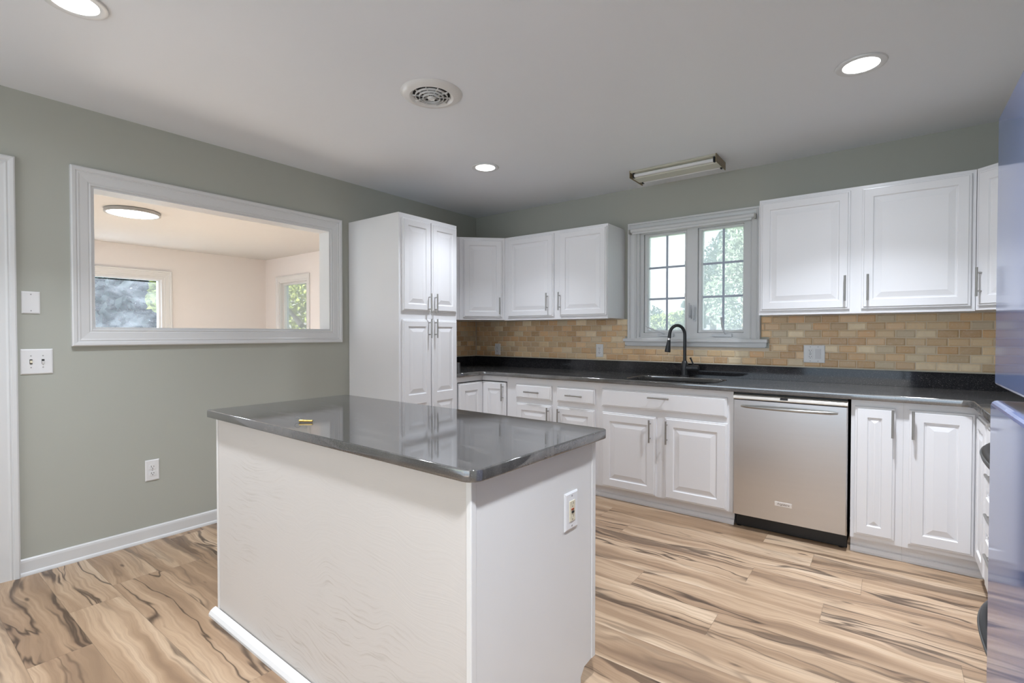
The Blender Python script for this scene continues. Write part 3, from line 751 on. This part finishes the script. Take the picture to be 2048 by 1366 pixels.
def rrect(x0, x1, y0, y1, r, n=6, rs=None):
    rs = rs or [r] * 4; out = []
    for (cx, cy, a0), rr_ in zip(((x1, y1, 0), (x0, y1, 90), (x0, y0, 180), (x1, y0, 270)), rs):
        sx = 1 if cx == x1 else -1; sy = 1 if cy == y1 else -1
        for k in range(n + 1):
            a = R(a0 + 90 * k / n); out.append((cx - sx * rr_ + rr_ * math.cos(a), cy - sy * rr_ + rr_ * math.sin(a)))
    return out
CT = [(.003, -.003), (.003, -.953), (.650, -.953), (.650, -.690), (.662, -.662), (.690, -.652), (3.825, -.652), (3.856, -.662), (3.870, -.692), (3.870, -1.660), (4.497, -1.660), (4.497, -.003)]
SX0, SX1, SY0, SY1 = 1.955, 2.605, -.575, -.165
hole = rrect(SX0, SX1, SY0, SY1, .09, 6)[::-1]
ct = curve_slab('countertop', [CT, hole], .875, .910, .004, M['granite'])
tag(ct, 'long black granite countertop running round both corners under the window', 'countertop')
us = empty('granite_upstand', (2.2, 0, .91), 0, 'low black granite upstand along the wall behind the counter', 'backsplash')
bm = bmesh.new()
box(bm, .0245, 4.497, -.022, -.002, .9105, 1.008); box(bm, .0025, .0245, -.953, -.002, .9105, 1.008)
link('wall_strip', bm, M['granite_plain'], us, world=True)
link('end_strip', bbox(.026, .640, -.953, -.934, .9105, 1.000, .001), M['granite'], us, world=True)
# undermount sink basin
sk = empty('sink', (2.28, -.37, .875), 0, 'black undermount sink below the faucet and window', 'sink')
bm = bmesh.new()
top = rrect(SX0 - .012, SX1 + .012, SY0 - .012 + .02, SY1 + .012, .10, 6); low = rrect(SX0 + .02, SX1 - .02, SY0 + .03, SY1 - .02, .08, 6)
loopz = [(rrect(SX0 - .006, SX1 + .006, SY0 - .006, SY1 + .006, .095, 6), .8745), (rrect(SX0 - .004, SX1 + .004, SY0 - .004, SY1 + .004, .095, 6), .80), (low, .69), (rrect(SX0 + .06, SX1 - .06, SY0 + .07, SY1 - .06, .06, 6), .672)]
pr = None
for pts, z in loopz:
    r_ = [bm.verts.new((x, y, z)) for x, y in pts]
    if pr:
        for k in range(len(r_)): bm.faces.new((pr[k], pr[(k + 1) % len(r_)], r_[(k + 1) % len(r_)], r_[k]))
    pr = r_
bm.faces.new(pr)
link('basin', bm, M['sink'], sk, world=True, smooth=True)
bm = bmesh.new(); lathe(bm, [(0, .001), (.030, .001), (.042, .004), (.045, .001), (.045, 0), (0, 0)], (2.28, -.36, .6722), 32); link('drain', bm, M['steelwire'], sk, world=True, smooth=True)
# faucet
fa = empty('faucet', (2.258, -.105, .910), 0, 'matte black gooseneck pull-down faucet with side lever at the sink', 'faucet')
bm = bmesh.new(); lathe(bm, [(0, 0), (.031, 0), (.031, .006), (.026, .012), (.0255, .055), (.0265, .090), (.022, .110), (.016, .122), (.0145, .125), (0, .125)], (0, 0, .0004), 32)
link('body', bm, M['blackmet'], fa, smooth=True)
bm = bmesh.new(); pts = [(0, 0, .118), (0, 0, .20), (0, 0, .27)]
dirx = Vector((-.78, -.62, 0)).normalized(); rad = .060
for k in range(0, 13):
    a = math.pi * k / 12 * 0.97
    q = dirx * (rad - rad * math.cos(a)); pts.append((q.x, q.y, .325 + rad * math.sin(a) * 1.25))
q = dirx * (2 * rad + .003); pts.append((q.x, q.y, .300)); 
tube(bm, pts, .0125, 16); link('spout', bm, M['blackmet'], fa, smooth=True)
h0 = Vector((q.x, q.y, .300)); hd = (dirx * .12 - Vector((0, 0, 1))).normalized()
bm = bmesh.new(); tube(bm, [h0, h0 + hd * .014], .0115, 16); link('collar', bm, M['chrome'], fa, smooth=True)
bm = bmesh.new(); h1 = h0 + hd * .014
tube(bm, [h1, h1 + hd * .02, h1 + hd * .06, h1 + hd * .092, h1 + hd * .096], [.0125, .0145, .0190, .0225, .020], 20); link('spray_head', bm, M['blackmet'], fa, smooth=True)
bm = bmesh.new()
tube(bm, [(.015, 0, .066), (.055, 0, .068), (.062, 0, .068), (.066, 0, .068), (.105, 0, .068), (.110, 0, .068)], [.021, .023, .020, .024, .024, .017], 20)
link('valve', bm, M['blackmet'], fa, smooth=True)
bm = bmesh.new(); tube(bm, [(.068, 0, .085), (.062, -.004, .11), (.052, -.008, .135), (.046, -.010, .150)], [.006, .0055, .0065, .008], 12); link('lever', bm, M['blackmet'], fa, smooth=True)

# ------------------------------------------------------------------ travertine tile backsplash (real bevelled tiles)
ts = empty('tile_backsplash', (2.2, 0, 1.01), 0, 'beige travertine brick-pattern tiles on the wall between counter and cabinets', 'backsplash')
TZ0, TZ1, TW, TH = 1.0155, 1.372, .1016, .0508
def tiles(name, a0, a1, fn, holes=()):
    bm = bmesh.new(); cl_ = bm.loops.layers.color.new('tile')
    cols = [(.91, .78, .60), (.93, .82, .65), (.88, .72, .53), (.95, .87, .73), (.92, .79, .62), (.89, .74, .55)]
    g = .0015; row = 0; z = TZ0
    while z < TZ1 - .004:
        zt = min(z + TH, TZ1); x = a0 - (TW / 2 if row % 2 else 0)
        while x < a1 - .004:
            segs = [(max(x, a0), min(x + TW, a1))]
            for (h0_, h1_, hz0, hz1) in holes:
                if zt > hz0 + .004 and z < hz1 - .004:
                    ns = []
                    for s0, s1 in segs:
                        if s1 <= h0_ or s0 >= h1_: ns.append((s0, s1)); continue
                        if h0_ - s0 > .006: ns.append((s0, h0_))
                        if s1 - h1_ > .006: ns.append((h1_, s1))
                    segs = ns
            col = random.choice(cols); k = random.uniform(.88, 1.05); col = tuple(min(1, c_ * k) for c_ in col)
            for s0, s1 in segs:
                if s1 - s0 < .008: continue
                d = random.uniform(.0070, .0082); bv = .0075
                n0 = len(bm.faces)
                rings(bm, [(s0 + g, s1 - g, z + g, zt - g, .002), (s0 + g, s1 - g, z + g, zt - g, d - .0048), (s0 + g + bv, s1 - g - bv, z + g + bv, zt - g - bv, d)] if s1 - s0 > .02 else [(s0 + g, s1 - g, z + g, zt - g, .002), (s0 + g, s1 - g, z + g, zt - g, d)], fn)
                bm.faces.ensure_lookup_table()
                for f in bm.faces[n0:]:
                    for l_ in f.loops: l_[cl_] = (*col, 1)
            x += TW
        z += TH; row += 1
    return link(name, bm, M['tile'], ts, world=True)
whole = [(1.712, 2.834, 1.140, 1.21), (1.740, 2.781, 1.20, 1.40)]
tiles('back_tiles', .010, 4.497, lambda x, z, t: (x, -t, z), whole)
tiles('side_tiles', -.955, -.010, lambda y, z, t: (t, y, z))
bm = bmesh.new()
for (x0, x1, z0, z1) in ((.003, 4.497, 1.009, 1.140), (.003, 1.711, 1.140, 1.3725), (2.835, 4.497, 1.140, 1.3725)): box(bm, x0, x1, -.0030, -.0005, z0, z1)
box(bm, .0005, .0030, -.955, -.0005, 1.009, 1.3725)
link('grout', bm, M['grout'], ts, world=True)
bm = bmesh.new(); box(bm, .012, 4.497, -.012, -.003, 1.0085, 1.0150); box(bm, .003, .012, -.955, -.003, 1.0085, 1.0150)
link('bottom_bead', bm, M['bead'], ts, world=True)

# ------------------------------------------------------------------ switches and outlets (local frame: x right, z up, facing -y)
def plate(parent, w, h):
    bm = bmesh.new()
    rings(bm, [(-w / 2, w / 2, -h / 2, h / 2, 0), (-w / 2, w / 2, -h / 2, h / 2, .003), (-w / 2 + .005, w / 2 - .005, -h / 2 + .005, h / 2 - .005, .006)], lambda x, z, t: (x, -t, z))
    return link('cover_plate', bm, M['plate'], parent)
def screw(parent, x, z, y=-.006):
    bm = bmesh.new(); tube(bm, [(x, y + .001, z), (x, y - .0008, z)], .0032, 12); link('screw', bm, M['slotgrey'], parent)
def recept(parent, x, z, m, body=True):
    if body:
        bm = bmesh.new(); pts = [(x + .0165 * math.copysign(min(1, abs(math.cos(a)) * 1.25), math.cos(a)), z + .0145 * math.copysign(min(1, abs(math.sin(a)) * 1.15), math.sin(a))) for a in [2 * math.pi * k / 24 for k in range(24)]]
        A = [bm.verts.new((px, -.0055, pz)) for px, pz in pts]; B = [bm.verts.new((px, -.0082, pz)) for px, pz in pts]
        bm.faces.new(B)
        for k in range(24): bm.faces.new((A[k], A[(k + 1) % 24], B[(k + 1) % 24], B[k]))
        ro = link('receptacle', bm, m, parent)
    else: ro = parent
    bm = bmesh.new(); y0, y1 = -.0088, -.0078
    box(bm, x - .0072, x - .0050, y0, y1, z - .002, z + .0075); box(bm, x + .0050, x + .0072, y0, y1, z - .001, z + .0065)
    tube(bm, [(x, y1, z - .0075), (x, y0, z - .0075)], .0026, 8)
    link('slots', bm, M['slot'], ro)
def duplex(loc, rz, label, w=.070, h=.115, group=None):
    e = empty('duplex_outlet', loc, rz, label, 'outlet', group); plate(e, w, h); screw(e, 0, 0)
    recept(e, 0, .0195, M['plate']); recept(e, 0, -.0195, M['plate']); return e
duplex((.0006, -2.955, .423), R(90), 'white duplex outlet low on the wall under the pass-through', .072, .125)
duplex((.305, -.0085, 1.085), 0, 'white duplex outlet in the tiles near the left corner')
duplex((1.472, -.0085, 1.095), 0, 'white duplex outlet in the tiles just left of the window sill')
e = empty('blank_wall_plate', (.0006, -3.478, 1.404), R(90), 'blank white cover plate on the wall above the double switch', 'wall plate'); plate(e, .070, .114); screw(e, 0, .042); screw(e, 0, -.042)
e = empty('double_light_switch', (.0006, -3.458, 1.099), R(90), 'white double toggle switch plate by the doorway', 'light switch'); plate(e, .124, .130)
for sx in (-.023, .023):
    bm = bmesh.new(); box(bm, sx - .0055, sx + .0055, -.0068, -.0055, -.012, .012); link('toggle_slot', bm, M['slot'], e)
    bm = bmesh.new(); box(bm, sx - .0042, sx + .0042, -.014, -.0062, -.009, .004); bm.transform(Matrix.Rotation(R(-12 if sx < 0 else 14), 4, 'X')); link('toggle', bm, M['ivory'] if sx < 0 else M['plate'], e)
    screw(e, sx, .030); screw(e, sx, -.030)
e = empty('outlet_and_rocker_switch', (3.1195, -.0085, 1.105), 0, 'wide white outlet and rocker switch plate on the tiles right of the window', 'outlet'); plate(e, .128, .122)
bm = bbox(-.023 - .0165, -.023 + .0165, -.0085, -.0055, -.0335, .0335, .001); g = link('outlet_insert', bm, M['plate'], e)
recept(g, -.023, .021, M['plate'], False); recept(g, -.023, -.021, M['plate'], False)
for zz in (.004, -.004):
    link('test_button', bbox(-.030, -.016, -.0094, -.0082, zz - .0025, zz + .0025), M['slotgrey'], g)
bm = bmesh.new()
A = [bm.verts.new(p) for p in ((.023 - .0165, -.0060, -.0335), (.023 + .0165, -.0060, -.0335), (.023 + .0165, -.0060, .0335), (.023 - .0165, -.0060, .0335), (.023 - .0165, -.0085, -.0335), (.023 + .0165, -.0085, -.0335), (.023 + .0165, -.0115, .0335), (.023 - .0165, -.0115, .0335))]
for f in ((4, 5, 6, 7), (0, 1, 5, 4), (1, 2, 6, 5), (2, 3, 7, 6), (3, 0, 4, 7)): bm.faces.new([A[i] for i in f])
link('rocker', bm, mat('rocker_grey_white', (.66, .66, .67), .3, var=.01), e)
for sx in (-.023, .023): screw(e, sx, .049); screw(e, sx, -.049)

# ------------------------------------------------------------------ dishwasher
dw = empty('dishwasher', (3.05, -.60, 0), 0, 'stainless steel dishwasher with bowed handle under the counter', 'dishwasher')
DX0, DX1 = 2.745, 3.352
link('tub', bbox(DX0 + .004, DX1 - .004, -.600, -.02, .10, .868), M['blackpl'], dw, world=True)
bm = bmesh.new(); F = lambda x, z, t: (x, -.600 - t, z)
rings(bm, [(DX0, DX1, .095, .828, 0), (DX0, DX1, .095, .828, .040), (DX0 + .006, DX1 - .006, .098, .826, .045)], F)
link('door', bm, M['steel'], dw, world=True)
bm = bmesh.new(); prof = [(-.600, .832), (-.645, .832), (-.649, .838), (-.646, .850), (-.636, .859), (-.620, .862), (-.600, .862)]
A = [bm.verts.new((DX0, y, z)) for y, z in prof]; B = [bm.verts.new((DX1, y, z)) for y, z in prof]
bm.faces.new(A); bm.faces.new(B[::-1])
for i in range(len(prof)): k = (i + 1) % len(prof); bm.faces.new((A[i], B[i], B[k], A[k]))
cp = link('control_strip', bm, mat('satin_control_strip', (.72, .69, .64), .38, .55, var=.02), dw, world=True)
link('display_window', bbox(3.010, 3.052, -.6495, -.636, .842, .856, .001), M['blackpl'], cp, world=True)
bm = bmesh.new(); pts = []
for k in range(17):
    s = k / 16; pts.append((DX0 + .048 + (DX1 - DX0 - .096) * s, -.655 - .034 * (1 - (2 * s - 1) ** 2) ** .8, .790))
tube(bm, pts, [.006] + [.0095] * 15 + [.006], 14)
for s in (.06, .94): 
    xx = DX0 + .048 + (DX1 - DX0 - .096) * s; tube(bm, [(xx, -.644, .790), (xx, -.664, .790)], .007, 8)
link('handle', bm, M['nickel'], dw, world=True, smooth=True)
np_ = link('nameplate', bbox(2.985, 3.078, -.6485, -.6445, .196, .222, .001), M['platelogo'], dw, world=True)
fc = bpy.data.curves.new('lettering', 'FONT'); fc.body = 'Frigidaire'; fc.size = .0175; fc.extrude = .0003; fc.align_x = 'CENTER'; fc.align_y = 'CENTER'; fc.shear = .3
ft = bpy.data.objects.new('lettering_c', fc); COL.objects.link(ft)
me = bpy.data.meshes.new_from_object(ft.evaluated_get(bpy.context.evaluated_depsgraph_get())); bpy.data.objects.remove(ft)
bm = bmesh.new(); bm.from_mesh(me); bm.transform(Matrix.Translation((3.0315, -.6488, .2095)) @ Matrix.Rotation(R(90), 4, 'X'))
link('lettering', bm, M['logotxt'], np_, world=True)
link('toe_panel', bbox(DX0 + .004, DX1 - .002, -.570, -.540, .004, .092, .002), M['blackpl'], dw, world=True)
for sx in (DX0 + .02, DX1 - .03):
    bm = bmesh.new(); tube(bm, [(sx, -.558, 0.0), (sx, -.558, .006), (sx, -.558, .012), (sx, -.558, .09)], [.016, .016, .008, .008], 14); link('foot', bm, M['blackpl'], dw, world=True, smooth=True)

# ------------------------------------------------------------------ range on the right wall (seen only past the refrigerator)
rg = empty('range', (4.17, -2.05, 0), 0, 'range with bowed black oven handles between the drawer stack and refrigerator', 'range')
RY0, RY1 = -2.425, -1.664
link('body', bbox(3.875, 4.49, RY0, RY1, .06, .905), M['rangesteel'], rg, world=True)
link('cooktop', bbox(3.862, 4.49, RY0, RY1, .905, .922, .003), M['glassblk'], rg, world=True)
link('oven_door', bbox(3.855, 3.875, RY0 + .004, RY1 - .004, .44, .898, .003), M['glassblk'], rg, world=True)
link('lower_drawer', bbox(3.857, 3.875, RY0 + .004, RY1 - .004, .075, .432, .003), M['glassblk'], rg, world=True)
for z, nm in ((.872, 'oven_handle'), (.345, 'drawer_handle')):
    bm = bmesh.new(); pts = []
    for k in range(25):
        s = k / 24; pts.append((3.858 - .082 * (1 - abs(2 * s - 1) ** 2.4) ** .75, RY1 - .035 - (RY1 - RY0 - .07) * s, z))
    tube(bm, pts, .0165, 14); ho = link(nm, bm, M['blackpl'], rg, world=True, smooth=True)
    bm = bmesh.new(); tube(bm, [(x - .0135, y, zz + .004) for x, y, zz in pts[1:-1]], .0045, 8); link('handle_edge', bm, M['greypl'], ho, world=True, smooth=True)

# ------------------------------------------------------------------ refrigerator
fr = empty('refrigerator', (4.1, -2.99, 0), 0, 'tall glossy blue-grey top-freezer refrigerator at the right edge', 'refrigerator')
RF0, RF1 = -3.40, -2.572
link('body', bbox(3.785, 4.49, RF0 + .005, RF1 - .005, .02, 1.690, .004), M['fridgeside'], fr, world=True)
link('freezer_door', bbox(3.7155, 3.780, RF0, RF1, 1.136, 1.700, .006, 3), M['fridge'], fr, world=True)
link('fridge_door', bbox(3.7090, 3.780, RF0, RF1, .085, 1.104, .010, 3), M['fridge'], fr, world=True)
link('door_gasket', bbox(3.780, 3.785, RF0 + .012, RF1 - .012, .10, 1.690), M['gasket'], fr, world=True)
link('base_grille', bbox(3.740, 3.785, RF0 + .01, RF1 - .01, .0, .08), M['gasket'], fr, world=True)
for z0, z1 in ((1.20, 1.52), (.55, 1.05)):
    bm = bmesh.new(); tube(bm, [(3.716, RF0 + .06, z0), (3.672, RF0 + .06, z0 + .02), (3.668, RF0 + .06, (z0 + z1) / 2), (3.672, RF0 + .06, z1 - .02), (3.716, RF0 + .06, z1)], .012, 12)
    link('handle', bm, M['blackpl'], fr, world=True, smooth=True)

# ------------------------------------------------------------------ island
IR = R(-1.1)
def irot(x, y):
    u, v_ = x - 1.9, y + 2.7; return (1.9 + u * math.cos(IR) - v_ * math.sin(IR), -2.7 + u * math.sin(IR) + v_ * math.cos(IR))
ix, iy = irot(1.184, -3.083)
il = empty('kitchen_island', (ix, iy, 0), IR, 'white painted island cabinet with grained front panel and smooth end under a granite top', 'island')
IW, ID, IT = 1.523, .637, .877
link('body', bbox(.012, IW - .012, .008, ID - .03, .10, IT - .001), M['isl'], il)
link('toe_base', bbox(.012, IW - .012, .008, ID - .09, 0, .10), M['isl'], il)
link('front_panel', bbox(.014, IW - .016, 0.0, .008, .004, IT), M['oak'], il)
bm = bmesh.new()     # end panel with the toe notch at the far lower corner
pts = [(0.010, 0), (ID - .092, 0), (ID - .092, .075), (ID - .068, .100), (ID - .004, .106), (ID - .004, IT), (0.010, IT)]
A = [bm.verts.new((IW - .012, y, z)) for y, z in pts]; B = [bm.verts.new((IW, y, z)) for y, z in pts]
bm.faces.new(A[::-1]); bm.faces.new(B)
for k in range(len(pts)): bm.faces.new((A[k], A[(k + 1) % len(pts)], B[(k + 1) % len(pts)], B[k]))
link('end_panel', bm, M['isl'], il)
link('end_panel', bbox(0, .012, .010, ID - .02, 0, IT), M['isl'], il)
link('corner_post', bbox(IW - .016, IW + .003, -.003, .018, 0, IT, .003), M['isl'], il)
link('corner_post', bbox(-.004, .014, -.004, .012, 0.012, IT, .003), M['isl'], il)
link('edge_strip', bbox(IW - .012, IW + .004, ID - .022, ID + .002, .106, IT, .002), M['isl'], il)
bm = bmesh.new(); prof = [(-.0045, 0), (-.034, 0), (-.034, .010), (-.027, .022), (-.014, .030), (-.0045, .032)]
A = [bm.verts.new((-.020, y, z)) for y, z in prof]; B = [bm.verts.new((IW, y, z)) for y, z in prof]
bm.faces.new(A); bm.faces.new(B[::-1])
for k in range(6): bm.faces.new((A[k], B[k], B[(k + 1) % 6], A[(k + 1) % 6]))
link('shoe_moulding', bm, M['isl'], il)
for a, b in ((.02, .50), (.51, 1.00), (1.01, 1.50)):    # doors on the far (sink) side
    o = front(il, 'door', -b, -a, .115, .84, (0, ID - .03, 0), R(180), None, .055, (-(a + .03), .75), .15)
# island outlet
ow = Matrix.Translation((ix, iy, 0)) @ Matrix.Rotation(IR, 4, 'Z') @ Vector((IW + .0004, .475, .667))
e = empty('island_outlet', ow, IR + R(90), 'white plate with beige safety outlet on the right end of the island', 'outlet'); plate(e, .078, .122)
g = link('outlet_insert', bbox(-.0165, .0165, -.0088, -.0055, -.0335, .0335, .001), M['ivory'], e)
recept(g, 0, .022, M['ivory'], False); recept(g, 0, -.020, M['ivory'], False)
link('red_button', bbox(-.008, .006, -.0110, -.0085, .0035, .0085), M['redbtn'], g); link('black_button', bbox(-.006, .007, -.0110, -.0085, -.0065, -.0005), M['slot'], g)
screw(e, 0, .049); screw(e, 0, -.049)
# island top
ip = rrect(-.795, .795, -.350, .350, .03, 5, [.022, .022, .012, .040])
it = curve_slab('island_countertop', [ip], .8775, .910, .004, M['granite'])
cx_, cy_ = irot(1.9495, -2.7665); it.location.x, it.location.y = cx_, cy_; it.rotation_euler[2] = IR
tag(it, 'polished black granite slab on top of the island', 'countertop')
# brass fitting with a wire loop left on the island
bf = empty('brass_pin', (1.785, -3.012, .911), R(36), 'small brass pin with a wire loop lying on the island top', 'pin')
bm = bmesh.new(); tube(bm, [(-.004, 0, .0048), (.030, 0, .0048)], .0044, 14); link('shank', bm, M['brass'], bf, smooth=True)
bm = bmesh.new(); tube(bm, [(-.022, 0, .0052), (-.020, 0, .0052), (-.010, 0, .0052), (-.005, 0, .0052), (-.003, 0, .0052)], [.003, .005, .0042, .0050, .0044], 14); link('head', bm, M['brass'], bf, smooth=True)
bm = bmesh.new(); tube(bm, [(-.024 + .010 * math.cos(a) - .004, .002, .0105 + .0085 * math.sin(a)) for a in [2 * math.pi * k / 20 for k in range(19)]], .0009, 8); link('wire_loop', bm, M['steelwire'], bf, smooth=True)

# ------------------------------------------------------------------ outdoors
struct('ground', bbox(-60, 60, .6, 80, -.6, -.5), M['grass'])
struct('ground_side', bbox(-60, -4.9, -40, .6, -.6, -.5), M['grass'])
def leaves(bm, blobs, n, s):
    tot = sum(b[3] * b[4] * b[5] for b in blobs)
    for (cx, cy, cz, rx, ry, rz_) in blobs:
        k = int(n * rx * ry * rz_ / tot)
        for _ in range(k):
            while True:
                d = Vector((random.uniform(-1, 1), random.uniform(-1, 1), random.uniform(-1, 1)))
                if .3 < d.length < 1: break
            p = Vector((cx + d.x * rx, cy + d.y * ry, cz + d.z * rz_))
            a = Vector((random.gauss(0, 1), random.gauss(0, 1), random.gauss(0, 1))).normalized()
            b_ = a.cross(Vector((random.gauss(0, 1), random.gauss(0, 1), random.gauss(0, 1)))).normalized()
            q = s * random.uniform(.6, 1.3)
            bm.faces.new([bm.verts.new(p + v_) for v_ in (-a * q, -b_ * q * .5 , a * q, b_ * q * .5)])
def tree(x, y, zb, blobs, n, s, m, label, trunk=.18, branches=(), cat='tree', name='tree'):
    t = empty(name, (x, y, zb), 0, label, cat)
    bm = bmesh.new(); top = max(b[2] for b in blobs)
    tube(bm, [(x, y, zb), (x + .05, y, zb + (top - zb) * .5), (x, y, top)], [trunk, trunk * .8, trunk * .25], 8)
    for br in branches: tube(bm, br, [trunk * .55 * (1 - .75 * i / (len(br) - 1)) for i in range(len(br))], 8)
    link('trunk', bm, M['bark'], t, world=True, smooth=True)
    bm = bmesh.new(); leaves(bm, blobs, int(n * .75), s * 1.3); link('foliage', bm, m, t, world=True)
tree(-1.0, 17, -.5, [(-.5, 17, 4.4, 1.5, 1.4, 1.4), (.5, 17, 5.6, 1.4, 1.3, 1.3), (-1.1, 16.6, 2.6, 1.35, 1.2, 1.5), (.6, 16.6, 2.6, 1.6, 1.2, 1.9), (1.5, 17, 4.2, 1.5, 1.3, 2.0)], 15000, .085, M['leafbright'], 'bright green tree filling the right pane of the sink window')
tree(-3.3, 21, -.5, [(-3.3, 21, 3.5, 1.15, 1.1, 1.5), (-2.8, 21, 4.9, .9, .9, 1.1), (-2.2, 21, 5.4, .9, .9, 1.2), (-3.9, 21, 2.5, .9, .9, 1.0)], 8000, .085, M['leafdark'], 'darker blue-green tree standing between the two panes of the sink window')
tree(-2.6, 13.3, -.5, [(-2.9, 13.4, 1.35, .75, .6, .6), (-2.3, 13.2, 1.5, .6, .55, .55)], 4200, .07, M['leafyellow'], 'low yellow-green bush above the neighbouring roof', .08, cat='bush', name='bush')
tree(-7.0, 22, -.5, [(-6.9, 22, 1.6, 1.1, .9, 1.2)], 3000, .08, M['leafdark'], 'low dark bush at the lower left of the sink window', .08, cat='bush', name='bush')
# neighbour's house
hs = empty('neighbour_house', (-3.6, 20, -.5), 0, 'neighbouring house with grey roof and white gable beyond the sink window', 'house')
link('walls', bbox(-8.0, -2.1, 24, 29, -.5, 1.2), M['siding'], hs, world=True)
bm = bmesh.new()
A = [bm.verts.new(p) for p in ((-8.1, 23.7, 1.15), (-3.2, 23.7, 1.15), (-4.2, 26.5, 2.2), (-8.1, 26.5, 2.2), (-8.1, 29.3, 1.15), (-3.2, 29.3, 1.15))]
bm.faces.new((A[0], A[1], A[2], A[3])); bm.faces.new((A[3], A[2], A[5], A[4])); bm.faces.new((A[1], A[5], A[2])); bm.faces.new((A[0], A[3], A[4])); bm.faces.new((A[0], A[4], A[5], A[1]))
link('main_roof', bm, M['oldroof'], hs, world=True)
bm = bmesh.new()
A = [bm.verts.new(p) for p in ((-4.6, 22.6, .6), (-2.3, 22.6, 1.75), (0.0, 22.6, .6), (-4.6, 24, .6), (-2.3, 24, 1.75), (0.0, 24, .6), (-4.6, 22.6, -.5), (0, 22.6, -.5), (-4.6, 24, -.5), (0, 24, -.5))]
for f in ((6, 7, 2, 1, 0), (8, 9, 5, 4, 3), (0, 1, 4, 3), (1, 2, 5, 4), (6, 0, 3, 8), (7, 9, 5, 2), (6, 8, 9, 7)): bm.faces.new([A[i] for i in f])
link('gable_wing', bm, M['siding'], hs, world=True)
# trees outside the living room
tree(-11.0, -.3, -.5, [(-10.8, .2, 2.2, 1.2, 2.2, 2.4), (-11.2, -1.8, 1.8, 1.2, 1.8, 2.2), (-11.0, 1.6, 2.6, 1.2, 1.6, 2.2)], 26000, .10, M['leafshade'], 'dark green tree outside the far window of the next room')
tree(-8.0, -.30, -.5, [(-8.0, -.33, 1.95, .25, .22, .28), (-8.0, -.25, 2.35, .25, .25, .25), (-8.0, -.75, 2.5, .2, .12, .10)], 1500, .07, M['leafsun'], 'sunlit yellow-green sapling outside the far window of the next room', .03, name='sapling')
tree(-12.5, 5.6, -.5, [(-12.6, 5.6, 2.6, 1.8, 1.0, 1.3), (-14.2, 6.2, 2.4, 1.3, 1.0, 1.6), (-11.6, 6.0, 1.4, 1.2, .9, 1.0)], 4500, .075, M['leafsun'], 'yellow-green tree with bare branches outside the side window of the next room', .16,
     [[(-11.6, 4.5, .9), (-12.3, 4.5, 1.5), (-13.2, 4.5, 2.3), (-14.2, 4.5, 3.0)], [(-11.4, 4.6, 1.5), (-12.3, 4.6, 2.1), (-13.4, 4.6, 3.0)], [(-11.6, 4.4, 1.2), (-12.6, 4.4, 1.55), (-13.8, 4.4, 1.8)]])
